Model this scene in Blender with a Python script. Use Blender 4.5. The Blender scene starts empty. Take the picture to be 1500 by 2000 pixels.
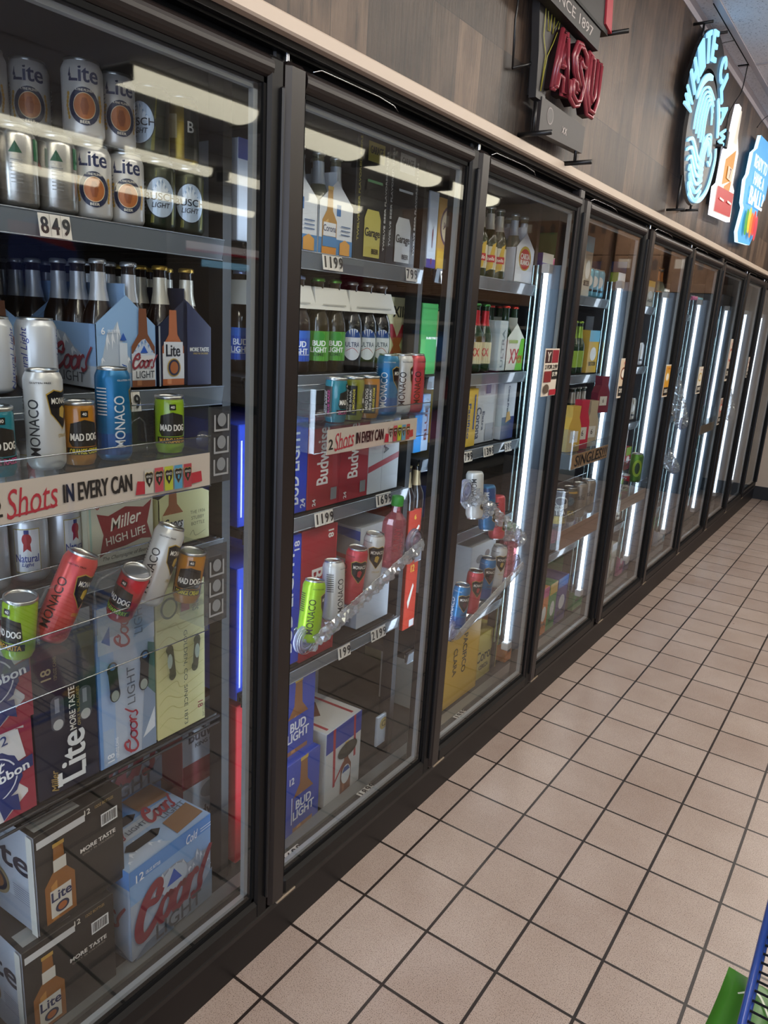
import bpy, math, random
from mathutils import Vector, Matrix
from mathutils.geometry import tessellate_polygon
R = math.radians
PI = math.pi
C = bpy.context.scene.collection
SC = bpy.context.scene

# ---------------------------------------------------------------- camera, world, exposure
cam_d = bpy.data.cameras.new('camera'); cam = bpy.data.objects.new('camera', cam_d); C.objects.link(cam)
cr, cu, cf = Vector((0.81717, 0.57345, 0.05821)), Vector((-0.19246, 0.17626, 0.96535)), Vector((-0.54332, 0.80005, -0.25440))
cam.matrix_world = Matrix((( cr.x, cu.x, -cf.x, 1.0432), (cr.y, cu.y, -cf.y, -1.4236), (cr.z, cu.z, -cf.z, 1.5529), (0, 0, 0, 1)))
cam_d.sensor_fit = 'VERTICAL'; cam_d.sensor_height = 24.0; cam_d.lens = 24.0*1441.0/2000.0
cam_d.clip_start = 0.02
SC.camera = cam
SC.view_settings.view_transform = 'Standard'; SC.view_settings.look = 'None'
SC.view_settings.exposure = 0.8; SC.view_settings.gamma = 1.0; SC.view_settings.use_curve_mapping = False
SC.cycles.transparent_max_bounces = 32; SC.cycles.max_bounces = 8; SC.cycles.diffuse_bounces = 3; SC.cycles.glossy_bounces = 4
SC.cycles.sample_clamp_indirect = 4.0; SC.cycles.caustics_reflective = False; SC.cycles.caustics_refractive = False
W = bpy.data.worlds.new('world'); SC.world = W; W.use_nodes = True
W.node_tree.nodes['Background'].inputs[0].default_value = (0.9, 0.92, 1, 1); W.node_tree.nodes['Background'].inputs[1].default_value = 0.05
LAMP = 3.5          # ceiling strip light emission
TUBE = 4.2          # cooler tube emission

# ---------------------------------------------------------------- materials
def lin(h):
    h = h.lstrip('#'); c = [int(h[i:i+2], 16)/255 for i in (0, 2, 4)]
    return tuple((x/12.92 if x <= .04045 else ((x+.055)/1.055)**2.4) for x in c) + (1,)
MC = {}
def M(h, rough=.5, metal=0.0, spec=.5, emit=0.0):
    k = (h, rough, metal, spec, emit)
    if k in MC: return MC[k]
    m = bpy.data.materials.new('paint_%s' % h.strip('#')); m.use_nodes = True
    b = m.node_tree.nodes['Principled BSDF']; c = lin(h)
    b.inputs['Base Color'].default_value = c; b.inputs['Roughness'].default_value = rough
    b.inputs['Metallic'].default_value = metal; b.inputs['Specular IOR Level'].default_value = spec
    if emit: b.inputs['Emission Color'].default_value = c; b.inputs['Emission Strength'].default_value = emit
    MC[k] = m; return m
def nodes(name):
    m = bpy.data.materials.new(name); m.use_nodes = True
    return m, m.node_tree.nodes, m.node_tree.links, m.node_tree.nodes['Principled BSDF']
def see_through(name, tint, r0=.04, body=None, alpha=0.0, rough=.02):
    """thin clear sheet: Schlick reflection over (tinted transparency mixed with a body colour)"""
    if name in MC: return MC[name]
    m, N, L, b = nodes(name); out = N['Material Output']
    geo = N.new('ShaderNodeNewGeometry'); dot = N.new('ShaderNodeVectorMath'); dot.operation = 'DOT_PRODUCT'
    L.new(geo.outputs['Normal'], dot.inputs[0]); L.new(geo.outputs['Incoming'], dot.inputs[1])
    def mth(op, a, v=None):
        n = N.new('ShaderNodeMath'); n.operation = op; L.new(a, n.inputs[0])
        if v is not None: n.inputs[1].default_value = v
        return n.outputs[0]
    a = mth('ABSOLUTE', dot.outputs['Value'])
    s = N.new('ShaderNodeMath'); s.operation = 'SUBTRACT'; s.inputs[0].default_value = 1; L.new(a, s.inputs[1]); s.use_clamp = True
    p = mth('POWER', s.outputs[0], 5.0); f = mth('ADD', mth('MULTIPLY', p, 1-r0), r0)
    tr = N.new('ShaderNodeBsdfTransparent'); tr.inputs[0].default_value = tuple(tint) + (1,)
    gl = N.new('ShaderNodeBsdfGlossy'); gl.inputs['Roughness'].default_value = rough
    base = tr.outputs[0]
    if body:
        b.inputs['Base Color'].default_value = lin(body); b.inputs['Roughness'].default_value = .3
        mx = N.new('ShaderNodeMixShader'); mx.inputs[0].default_value = alpha
        L.new(tr.outputs[0], mx.inputs[1]); L.new(b.outputs[0], mx.inputs[2]); base = mx.outputs[0]
    m2 = N.new('ShaderNodeMixShader'); L.new(f, m2.inputs[0]); L.new(base, m2.inputs[1]); L.new(gl.outputs[0], m2.inputs[2])
    L.new(m2.outputs[0], out.inputs['Surface']); MC[name] = m; return m
GLASS = see_through('door_glass', (.91, .92, .91), .052)
ACR = see_through('clear_acrylic', (.93, .95, .96), .045, 'dfe8ee', .025)
PET = see_through('crinkled_clear_plastic', (.88, .90, .93), .28, 'e6edf4', .34, .06)
CHAN = see_through('price_channel_plastic', (.62, .64, .66), .06, 'aab4bd', .35, .06)
def juice(h):
    c = lin(h)[:3]; return see_through('drink_'+h, tuple(min(1, x**.35) for x in c), .05, h, .62)
BROWN = M('1b1514', .36, .05); BLACK = M('060607', .5, 0, .3); BLACKM = M('080808', .8, 0, .2); ALU = M('5c656d', .34, .85)
STEEL = M('c9cdd1', .22, 1.0); LID = M('c8c8c6', .3, 1.0); CREAM = M('c4b4a3', .5); WIRE = M('1b1c1e', .4, .3)
def bump_tex(N, L, b, src, st, dist=.002):
    bp = N.new('ShaderNodeBump'); bp.inputs['Strength'].default_value = st; bp.inputs['Distance'].default_value = dist
    L.new(src, bp.inputs['Height']); L.new(bp.outputs[0], b.inputs['Normal'])
def objc(N, L, scale=(1, 1, 1), loc=(0, 0, 0), rot=(0, 0, 0)):
    t = N.new('ShaderNodeTexCoord'); mp = N.new('ShaderNodeMapping')
    mp.inputs['Scale'].default_value = scale; mp.inputs['Location'].default_value = loc; mp.inputs['Rotation'].default_value = rot
    L.new(t.outputs['Object'], mp.inputs[0]); return mp.outputs[0]
def noise(N, L, v, sc, det=3, rough=.6):
    n = N.new('ShaderNodeTexNoise'); n.inputs['Scale'].default_value = sc; n.inputs['Detail'].default_value = det
    n.inputs['Roughness'].default_value = rough
    if v: L.new(v, n.inputs['Vector'])
    return n.outputs['Fac']
def ramp(N, L, src, stops):
    r = N.new('ShaderNodeValToRGB'); e = r.color_ramp.elements
    while len(e) < len(stops): e.new(.5)
    for i, (p, h) in enumerate(stops): e[i].position = p; e[i].color = lin(h)
    L.new(src, r.inputs[0]); return r.outputs[0]
def mixc(N, L, f, a, b, mode='MIX'):
    m = N.new('ShaderNodeMix'); m.data_type = 'RGBA'; m.blend_type = mode
    if isinstance(f, (int, float)): m.inputs[0].default_value = f
    else: L.new(f, m.inputs[0])
    for i, x in ((6, a), (7, b)):
        if isinstance(x, str): m.inputs[i].default_value = lin(x)
        else: L.new(x, m.inputs[i])
    return m.outputs[2]
def mat_floor():
    m, N, L, b = nodes('quarry_tile'); s = .2032
    v = objc(N, L, (1, 1, 1), (.5535*.2032, 0, 0))
    br = N.new('ShaderNodeTexBrick'); br.offset = 0; br.squash = 1
    br.inputs['Scale'].default_value = 1; br.inputs['Brick Width'].default_value = .9956*s; br.inputs['Row Height'].default_value = s
    br.inputs['Mortar Size'].default_value = .0042; br.inputs['Mortar Smooth'].default_value = .15
    br.inputs['Color1'].default_value = lin('b8a89d'); br.inputs['Color2'].default_value = lin('ae9d93'); br.inputs['Mortar'].default_value = lin('2d2522')
    br.inputs['Bias'].default_value = 0
    L.new(v, br.inputs['Vector'])
    sp = ramp(N, L, noise(N, L, v, 420, 1), [(.3, '6f6058'), (.47, 'ffffff'), (.62, 'ffffff'), (.75, 'fff8f0')])
    cl = ramp(N, L, noise(N, L, v, 3.5, 4), [(.3, 'e4dcd6'), (.7, 'ffffff')])
    st = ramp(N, L, noise(N, L, v, 26, 5, .7), [(.71, 'ffffff'), (.76, '6a5a50')])
    c = mixc(N, L, .9, br.outputs['Color'], sp, 'MULTIPLY'); c = mixc(N, L, .8, c, cl, 'MULTIPLY'); c = mixc(N, L, .8, c, st, 'MULTIPLY')
    L.new(c, b.inputs['Base Color'])
    mr = N.new('ShaderNodeMapRange'); L.new(noise(N, L, v, 9, 3), mr.inputs[0]); mr.inputs[3].default_value = .22; mr.inputs[4].default_value = .42
    L.new(mr.outputs[0], b.inputs['Roughness'])
    inv = N.new('ShaderNodeMath'); inv.operation = 'SUBTRACT'; inv.inputs[0].default_value = 1; L.new(br.outputs['Fac'], inv.inputs[1])
    bump_tex(N, L, b, inv.outputs[0], .6, .0015); return m
def mat_wood():
    m, N, L, b = nodes('barnwood_planks')
    t = N.new('ShaderNodeTexCoord'); sp = N.new('ShaderNodeSeparateXYZ'); L.new(t.outputs['Object'], sp.inputs[0])
    cb = N.new('ShaderNodeCombineXYZ'); L.new(sp.outputs['Z'], cb.inputs['X']); L.new(sp.outputs['Y'], cb.inputs['Y'])
    mp = N.new('ShaderNodeMapping'); mp.inputs['Location'].default_value = (-2.245+.62*4, 3.03, 0); L.new(cb.outputs[0], mp.inputs[0])
    br = N.new('ShaderNodeTexBrick'); br.offset = 0.0; br.offset_frequency = 2
    br.inputs['Scale'].default_value = 1; br.inputs['Brick Width'].default_value = .62; br.inputs['Row Height'].default_value = .118
    br.inputs['Mortar Size'].default_value = .0012; br.inputs['Mortar Smooth'].default_value = .3
    br.inputs['Color1'].default_value = lin('7d6c5e'); br.inputs['Color2'].default_value = lin('372e28'); br.inputs['Mortar'].default_value = lin('2c2420')
    L.new(mp.outputs[0], br.inputs['Vector'])
    g = objc(N, L, (30, 90, 7)); gr = noise(N, L, g, 1.4, 6, .7)
    grain = ramp(N, L, gr, [(.30, '4f4238'), (.48, 'd6cabf'), (.72, 'fff6ea')])
    k = ramp(N, L, noise(N, L, objc(N, L, (9, 16, 5)), 1.0, 2), [(.3, '8d7d72'), (.55, 'f4efe8'), (.8, 'ffffff')])
    c = mixc(N, L, .85, br.outputs['Color'], grain, 'MULTIPLY'); c = mixc(N, L, .8, c, k, 'MULTIPLY')
    L.new(c, b.inputs['Base Color']); b.inputs['Roughness'].default_value = .42
    bump_tex(N, L, b, gr, .5, .004); return m
def mat_ceiling():
    m, N, L, b = nodes('acoustic_tile'); v = objc(N, L)
    c = ramp(N, L, noise(N, L, v, 130, 2), [(.30, '8c8e96'), (.40, 'dfe2ea'), (1, 'e8eaf0')])
    L.new(c, b.inputs['Base Color']); b.inputs['Roughness'].default_value = .9; return m
def mat_speck(name, a, bb, sc, rough=.6):
    m, N, L, b = nodes(name); L.new(ramp(N, L, noise(N, L, objc(N, L), sc, 4), [(.35, a), (.65, bb)]), b.inputs['Base Color'])
    b.inputs['Roughness'].default_value = rough; return m
def mat_diffuser(e=1.0, c=(1, .93, .72, 1)):
    m, N, L, b = nodes('light_diffuser')
    b.inputs['Base Color'].default_value = lin('e8e2cc'); b.inputs['Emission Color'].default_value = (1, .93, .72, 1)
    b.inputs['Emission Color'].default_value = c; b.inputs['Emission Strength'].default_value = LAMP*e; return m

# ---------------------------------------------------------------- mesh building
class MB:
    def __init__(s): s.v = []; s.f = []; s.m = []; s.s = []; s.mats = []
    def mi(s, m):
        if m not in s.mats: s.mats.append(m)
        return s.mats.index(m)
    def add(s, vs, fs, m, smooth=False, X=None):
        o = len(s.v); i = s.mi(m)
        s.v += [tuple(X @ Vector(p)) if X else tuple(p) for p in vs]
        for f in fs: s.f.append([o+k for k in f]); s.m.append(i); s.s.append(smooth)
        return s
    def box(s, x0, x1, y0, y1, z0, z1, m, X=None, bev=0):
        if bev: return s.bbox(x0, x1, y0, y1, z0, z1, m, bev, X)
        v = [(x, y, z) for x in (x0, x1) for y in (y0, y1) for z in (z0, z1)]
        return s.add(v, [(0, 1, 3, 2), (4, 6, 7, 5), (0, 4, 5, 1), (2, 3, 7, 6), (0, 2, 6, 4), (1, 5, 7, 3)], m, False, X)
    def bbox(s, x0, x1, y0, y1, z0, z1, m, b, X=None):
        vs = []; idx = {}
        P = ((x0, x1), (y0, y1), (z0, z1))
        for cx in (0, 1):
            for cy in (0, 1):
                for cz in (0, 1):
                    c = (cx, cy, cz)
                    for ax in range(3):
                        p = [P[k][c[k]] + (0 if k == ax else (b if c[k] == 0 else -b)) for k in range(3)]
                        idx[(c, ax)] = len(vs); vs.append(tuple(p))
        fs = []
        for ax in range(3):
            o = [k for k in range(3) if k != ax]
            for sd in (0, 1):
                q = []
                for a, bb in ((0, 0), (1, 0), (1, 1), (0, 1)):
                    c = [0, 0, 0]; c[ax] = sd; c[o[0]] = a; c[o[1]] = bb; q.append(idx[(tuple(c), ax)])
                fs.append(q)
            for a in (0, 1):
                for bb in (0, 1):
                    c0 = [0, 0, 0]; c1 = [0, 0, 0]; c0[o[0]] = c1[o[0]] = a; c0[o[1]] = c1[o[1]] = bb; c1[ax] = 1
                    fs.append([idx[(tuple(c0), o[0])], idx[(tuple(c1), o[0])], idx[(tuple(c1), o[1])], idx[(tuple(c0), o[1])]])
        for c in [(i, j, k) for i in (0, 1) for j in (0, 1) for k in (0, 1)]: fs.append([idx[(c, 0)], idx[(c, 1)], idx[(c, 2)]])
        return s.add(vs, fs, m, False, X)
    def lathe(s, prof, m, n=24, X=None, cap0=True, cap1=True):
        vs = []; fs = []
        for r, z in prof:
            for i in range(n): a = 2*PI*i/n; vs.append((r*math.cos(a), r*math.sin(a), z))
        for j in range(len(prof)-1):
            for i in range(n): k = (i+1) % n; fs.append((j*n+i, j*n+k, (j+1)*n+k, (j+1)*n+i))
        s.add(vs, fs, m, True, X)
        if cap0: s.add([vs[i] for i in range(n)], [tuple(range(n-1, -1, -1))], m, False, X)
        if cap1: s.add([vs[(len(prof)-1)*n+i] for i in range(n)], [tuple(range(n))], m, False, X)
        return s
    def tube(s, pts, r, m, n=8, X=None, closed=False):
        pts = [Vector(p) for p in pts]; vs = []; fs = []; prev = None
        for i, p in enumerate(pts):
            d = (pts[min(i+1, len(pts)-1)] - pts[max(i-1, 0)])
            if closed: d = pts[(i+1) % len(pts)] - pts[i-1]
            d.normalize(); up = prev if prev else (Vector((0, 0, 1)) if abs(d.z) < .9 else Vector((1, 0, 0)))
            a = d.cross(up); a = a.normalized() if a.length > 1e-6 else d.orthogonal().normalized(); b = a.cross(d).normalized(); prev = b
            rr = r[i] if isinstance(r, (list, tuple)) else r
            for k in range(n): t = 2*PI*k/n; vs.append(p + (a*math.cos(t) + b*math.sin(t))*rr)
        mm = len(pts) if closed else len(pts)-1
        for j in range(mm):
            for i in range(n): k = (i+1) % n; q = ((j+1) % len(pts))*n; fs.append((j*n+i, j*n+k, q+k, q+i))
        if not closed: fs += [tuple(range(n-1, -1, -1)), tuple(range((len(pts)-1)*n, len(pts)*n))]
        return s.add(vs, fs, m, True, X)
    def prism(s, poly, d0, d1, m, frame=None, side=None):
        """poly in (u,v); frame(u,v,d)->xyz"""
        frame = frame or (lambda u, v, d: (d, u, v)); n = len(poly)
        tris = tessellate_polygon([[Vector((p[0], p[1], 0)) for p in poly]])
        a = [frame(u, v, d0) for u, v in poly]; b = [frame(u, v, d1) for u, v in poly]
        s.add(a, [tuple(reversed(t)) for t in tris], m); s.add(b, [tuple(t) for t in tris], m)
        s.add(a+b, [(i, (i+1) % n, n+(i+1) % n, n+i) for i in range(n)], side or m)
        return s
    def mesh(s, name):
        me = bpy.data.meshes.new(name); me.from_pydata(s.v, [], s.f)
        for m in s.mats: me.materials.append(m)
        me.polygons.foreach_set('material_index', s.m); me.polygons.foreach_set('use_smooth', s.s); me.update()
        return me
    def build(s, name, parent=None, loc=None, rot=None, kind=None):
        return link(name, s.mesh(name), parent, loc, rot, kind)
def link(name, me, parent=None, loc=None, rot=None, kind=None):
    o = bpy.data.objects.new(name, me); C.objects.link(o)
    if parent: o.parent = parent
    if loc: o.location = loc
    if rot: o.rotation_euler = rot
    if kind: o['kind'] = kind
    return o
def tag(o, label, cat, group=None, kind=None):
    o['label'] = label; o['category'] = cat
    if group: o['group'] = group
    if kind: o['kind'] = kind
    return o
def empty(name, loc=(0, 0, 0), rot=(0, 0, 0), label=None, cat=None, group=None):
    o = bpy.data.objects.new(name, None); C.objects.link(o); o.location = loc; o.rotation_euler = rot; o.empty_display_size = .05
    if label: tag(o, label, cat, group)
    return o
PROTO = {}
def inst(key, maker, label, cat, loc, rot=(0, 0, 0), group=None, name=None):
    """first use builds the parts' meshes once; every thing gets objects of its own that share them"""
    if key not in PROTO: PROTO[key] = maker()
    nm, parts = PROTO[key]; root = empty(name or nm, loc, rot, label, cat, group)
    for pn, pm, subs in parts:
        p = link(pn, pm, root)
        for sn, sm in subs: link(sn, sm, p)
    return root

# ---------------------------------------------------------------- printed artwork (flat shapes and lettering in metres)
TXT = {}
def glyphs(s, b=0.0, sh=0.0):
    k = (s, b, sh)
    if k in TXT: return TXT[k]
    cu_ = bpy.data.curves.new('t', 'FONT'); cu_.body = s; cu_.resolution_u = 3; cu_.offset = b; cu_.shear = sh; cu_.size = 1
    o = bpy.data.objects.new('t', cu_); C.objects.link(o); bpy.context.view_layer.update()
    ev = o.evaluated_get(bpy.context.evaluated_depsgraph_get()); me = ev.to_mesh(); me.calc_loop_triangles()
    vs = [(v.co.x, v.co.y) for v in me.vertices]; tr = [tuple(vs[i] for i in t.vertices) for t in me.loop_triangles]
    ev.to_mesh_clear(); bpy.data.objects.remove(o); bpy.data.curves.remove(cu_)
    if tr:
        xs = [p[0] for t in tr for p in t]; ys = [p[1] for t in tr for p in t]
        x0, x1, y0, y1 = min(xs), max(xs), min(ys), max(ys)
        tr = [tuple(((p[0]-x0)/(x1-x0), (p[1]-y0)/(y1-y0)) for p in t) for t in tr]; asp = (x1-x0)/(y1-y0)
    else: asp = 1
    TXT[k] = (tr, asp); return TXT[k]
def spline(pts, n=6):
    if len(pts) < 3: return pts
    P = [pts[0]]+list(pts)+[pts[-1]]; out = []
    for i in range(1, len(P)-2):
        a, b, c, d = P[i-1:i+3]
        for k in range(n):
            t = k/n; out.append(tuple(.5*((2*b[j])+(-a[j]+c[j])*t+(2*a[j]-5*b[j]+4*c[j]-d[j])*t*t+(-a[j]+3*b[j]-3*c[j]+d[j])*t**3) for j in range(2)))
    out.append(pts[-1]); return out
COORS = [(.17, [(.235, .70), (.255, .88), (.20, .99), (.10, .86), (.035, .55), (.03, .25), (.09, .04), (.18, .05), (.27, .22), (.33, .40)]),
         (.12, [(.30, .78), (.24, .62), (.12, .66), (.02, .60), (.0, .50)]),
         (.13, [(.40, .57), (.33, .45), (.32, .2), (.38, .07), (.46, .2), (.47, .45), (.40, .57), (.46, .50), (.52, .52)]),
         (.13, [(.60, .57), (.53, .45), (.52, .2), (.58, .07), (.66, .2), (.67, .45), (.60, .57), (.66, .50), (.70, .55)]),
         (.13, [(.71, .62), (.725, .45), (.715, .08)]), (.11, [(.72, .3), (.76, .52), (.81, .60), (.84, .50)]),
         (.12, [(.84, .12), (.87, .05), (.92, .16), (.90, .35), (.93, .60), (.98, .85), (1.0, .95)]), (.12, [(.80, .16), (.84, .04), (.90, .08)])]
class Art:
    def __init__(s): s.o = []
    def poly(s, pts, c):
        s.o.append(([tuple(pts[i] for i in t) for t in tessellate_polygon([[Vector((p[0], p[1], 0)) for p in pts]])], c)); return s
    def rect(s, x0, y0, x1, y1, c): s.o.append(([((x0, y0), (x1, y0), (x1, y1)), ((x0, y0), (x1, y1), (x0, y1))], c)); return s
    def ell(s, cx, cy, rx, ry, c, n=26):
        p = [(cx+rx*math.cos(2*PI*i/n), cy+ry*math.sin(2*PI*i/n)) for i in range(n)]
        s.o.append(([((cx, cy), p[i], p[(i+1) % n]) for i in range(n)], c)); return s
    def text(s, t, cx, cy, h, c, w=None, rot=0, b=.02, sh=0):
        bb = b; b = min(b, .012); tr, asp = glyphs(t, b, sh); sh_ = [0] if bb <= .02 else [-(bb-.01)*h*.55, 0, (bb-.01)*h*.55]; w = w or asp*h; ca, sa = math.cos(R(rot)), math.sin(R(rot))
        f = lambda p: (cx+(p[0]-.5)*w*ca-(p[1]-.5)*h*sa, cy+(p[0]-.5)*w*sa+(p[1]-.5)*h*ca)
        for e in sh_: s.o.append(([tuple((x+e*ca, y+e*sa) for x, y in (f(p) for p in q)) for q in tr], c))
        return s
    def line(s, pts, wd, c, sm=True, n=6):
        q = spline(pts, n) if sm else pts; out = []; L_ = []
        for i, p in enumerate(q):
            a = q[max(i-1, 0)]; b = q[min(i+1, len(q)-1)]; dx, dy = b[0]-a[0], b[1]-a[1]; l = math.hypot(dx, dy) or 1
            w = wd*(.62+.38*math.sin(PI*min(1, max(0, i/(len(q)-1))))) if sm else wd
            L_.append(((p[0]-dy/l*w/2, p[1]+dx/l*w/2), (p[0]+dy/l*w/2, p[1]-dx/l*w/2)))
        for (a, b), (d, e) in zip(L_, L_[1:]): out += [(a, b, e), (a, e, d)]
        s.o.append((out, c)); return s
    def coors(s, cx, cy, w, h, c, rot=0, lw=.145):
        ca, sa = math.cos(R(rot)), math.sin(R(rot))
        for k, pts in COORS:
            q = []
            for x, y in pts:
                X_ = (x-.5)*w+(y-.5)*h*.22; Y_ = (y-.5)*h; q.append((cx+X_*ca-Y_*sa, cy+X_*sa+Y_*ca))
            s.line(q, k*lw/.13*h*.9, c)
        return s
    def mount(s, x0, y0, x1, y1, c1, c2, seed=1):
        rg = random.Random(seed); n = 7; top = []
        for i in range(n+1):
            t = i/n; hh = (y1-y0)*(1-abs(2*t-1)**1.2)*(.8+.35*rg.random()) if 0 < i < n else 0; top.append((x0+(x1-x0)*t, y0+hh))
        s.poly([(x0, y0-.0005)]+top[1:-1]+[(x1, y0-.0005)], c1)
        dx = (x1-x0)/n
        for i in range(1, n):
            a = top[i]; q = (a[1]-y0)*.3; s.poly([a, (a[0]+dx*.45, a[1]-q), (a[0]+dx*.05, a[1]-q*.7), (a[0]-dx*.15, a[1]-q*1.5), (a[0]-dx*.3, a[1]-q*.5)], c2)
        return s
    def bottle(s, cx, y0, h, w, c, cap='d8b25a', hi=None, neck=.38):
        s.poly([(cx-w/2, y0), (cx+w/2, y0), (cx+w/2, y0+h*.52), (cx+w*.2, y0+h*.68), (cx+w*.16, y0+h), (cx-w*.16, y0+h), (cx-w*.2, y0+h*.68), (cx-w/2, y0+h*.52)], c)
        if hi: s.poly([(cx-w*.3, y0+h*.02), (cx-w*.1, y0+h*.02), (cx-w*.1, y0+h*.55), (cx-w*.3, y0+h*.5)], hi)
        if cap: s.rect(cx-w*.19, y0+h, cx+w*.19, y0+h*1.05, cap)
        return s
    def bars(s, x0, y0, x1, y1, seed=3, vert=True):
        s.rect(x0, y0, x1, y1, 'e8e8e6'); rg = random.Random(seed); x = 0.06; tr = []
        while x < .92:
            w = rg.choice((.02, .03, .05))
            a = (x0+(x1-x0)*x, y0+(y1-y0)*.12, x0+(x1-x0)*(x+w), y1-(y1-y0)*.1) if vert else (x0+(x1-x0)*.12, y0+(y1-y0)*x, x1-(x1-x0)*.1, y0+(y1-y0)*(x+w))
            tr += [((a[0], a[1]), (a[2], a[1]), (a[2], a[3])), ((a[0], a[1]), (a[2], a[3]), (a[0], a[3]))]; x += w+rg.choice((.02, .035))
        s.o.append((tr, '1c1c1e')); return s
def face(O, U, V, Nn):
    O, U, V, Nn = map(Vector, (O, U, V, Nn)); return lambda u, v, d: O+U*u+V*v+Nn*d
def FRONT(x, y0, z0): return face((x, y0, z0), (0, 1, 0), (0, 0, 1), (1, 0, 0))
def SIDE(y, x0, z0): return face((x0, y, z0), (1, 0, 0), (0, 0, 1), (0, -1, 0))
def TOP(x1, y0, z): return face((x1, y0, z), (0, 1, 0), (-1, 0, 0), (0, 0, 1))
def paint(mb, art, f, lift=.00025, rough=.45, spec=.5, emit=0, start=1):
    for i, (tr, c) in enumerate(art.o):
        m = M(c, rough, 0, spec, emit) if isinstance(c, str) else c; vs = []; fs = []
        for t in tr: k = len(vs); vs += [f(p[0], p[1], lift*(i+start)) for p in t]; fs.append((k, k+1, k+2))
        if fs: mb.add(vs, fs, m)
def clip(poly, x, keep_less):
    out = []
    for i in range(len(poly)):
        a, b = poly[i], poly[(i+1) % len(poly)]; ia = (a[0] <= x) == keep_less or a[0] == x; ib = (b[0] <= x) == keep_less or b[0] == x
        if ia: out.append(a)
        if ia != ib: t = (x-a[0])/(b[0]-a[0]); out.append((x, a[1]+(b[1]-a[1])*t))
    return out
def wrap(mb, art, r, rough=.35, lift=.00008, metal=0, X=None, emit=0, rz=None):
    """artwork round a cylinder about z; u=0 faces +X, u grows towards +Y.  rz(z): radius along z"""
    dx = r*.22
    for i, (tr, c) in enumerate(art.o):
        m = M(c, rough, metal, .5, emit) if isinstance(c, str) else c; vs = []; fs = []
        for t in tr:
            x0 = min(p[0] for p in t); x1 = max(p[0] for p in t); k = math.floor(x0/dx)
            pieces = []
            while k*dx < x1:
                q = clip(clip(list(t), k*dx, False), (k+1)*dx, True); k += 1
                if len(q) >= 3: pieces.append(q)
            for q in pieces:
                o = len(vs)
                for u, v in q:
                    rr = (rz(v) if rz else r) + .00012 + lift*i; a = u/r; vs.append((rr*math.cos(a), rr*math.sin(a), v))
                fs.append(tuple(range(o, o+len(q))))
        if fs: mb.add(vs, fs, m, False, X)

# ---------------------------------------------------------------- the room
YE, YB, XR, ZC = 6.75, -6.0, 9.0, 2.88
WALLC = mat_speck('beige_wall', 'b8a794', 'bfae9b', 6, .7)
MB().box(-1.5, XR, YB, YE, -.05, 0, mat_floor()).build('floor', kind='structure')
MB().box(-1.5, XR, YB, YE, ZC, ZC+.05, mat_ceiling()).build('ceiling', kind='structure')
MB().box(-.1, .02, YB, YE, 2.052, ZC, mat_wood()).build('wall_left', kind='structure')
MB().box(-1.5, XR, YE, YE+.1, 0, ZC, WALLC).build('wall_end', kind='structure')
MB().box(XR, XR+.1, YB, YE, 0, ZC, M('3f3a36', .8)).build('wall_right', kind='structure')
MB().box(-1.5, XR, YB-.1, YB, 0, ZC, WALLC).build('wall_back', kind='structure')
MB().box(-.1, .02, YB, -1.06, 0, 2.052, WALLC).build('wall_near', kind='structure')
FILL_DAY = M('cfe0ff', .5, emit=3.2)  # unseen glowing panels added behind the camera as cool fill light
for i in range(4): MB().box(.8+1.9*i, 2.5+1.9*i, YB, YB+.01, .5, 2.6, FILL_DAY).build('added_daylight_panel_%d' % (i+1), kind='structure')
MB().box(.0, XR, YE-.012, YE, 0, .13, M('0e0e0f', .4)).build('baseboard_end', kind='structure')
MB().box(.0, .034, -1.9, YE, 2.03, 2.06, CREAM, bev=.004).build('trim_1', kind='structure')
m = MB(); GR = M('b4aeb2', .4)
m.box(.02, .024, YB, YE, ZC-.03, ZC, GR).box(.02, .045, YB, YE, ZC-.004, ZC-.001, GR)
for i in range(15):
    x = .105+.61*i; m.box(x, x+.026, YB, YE, ZC-.006, ZC-.001, GR)
for i in range(11): m.box(.05, XR, 2.97+1.22*(i-7), 2.985+1.22*(i-7), ZC-.004, ZC-.0015, GR)
m.build('trim_2', kind='structure')
MB().box(.0975, .1035, 2.15, 2.97, ZC-.003, ZC, BLACKM).box(.05, .1035, 2.955, 2.968, ZC-.003, ZC, BLACKM).build('slot_shade_strip', kind='structure')  # flat black strips stand for the shade in the open ceiling slot

# ceiling strip lights, wraparound, in rows
def mk_strip(e=1.0, c=(1, .93, .72, 1), wd=1.0):
    n = 12; prof = [(wd*.145*math.cos(PI*i/n), -.018-.075*math.sin(PI*i/n)**.7) for i in range(n+1)]
    d = MB(); vs = [(x, y, z) for y in (-.5, .5) for x, z in prof]; k = n+1
    d.add(vs, [(i, i+1, k+i+1, k+i) for i in range(n)], mat_diffuser(e, c), True)
    e = [('end_cap', MB().box(-.15*wd, .15*wd, y, y+.03, -.1, 0, M('5f5a52', .5), bev=.01).mesh('end_cap'), []) for y in (-.53, .5)]
    h = MB().box(-.155*wd, .155*wd, -.53, .53, -.018, 0, M('c9c4b8', .5))
    return 'strip_light', [('housing', h.mesh('housing'), []), ('diffuser', d.mesh('diffuser'), [])]+e
rows = [(1.25, -1.6, 7), (3.05, 2.08, 4), (4.95, -.2, 6), (6.85, 2.3, 4), (1.5, -4.6, 3), (3.08, -4.6, 3), (4.95, -4.6, 3), (7.6, -4.6, 3)]  # unseen rows over the aisle and behind the camera, added to light the floor
nm = ['added unseen above the aisle', 'nearest the cooler doors', 'second from the cooler', 'third from the cooler', 'unseen behind the camera by the cooler', 'unseen behind the camera, near the cooler', 'unseen behind the camera, mid shop', 'unseen behind the camera, far side']
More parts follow.
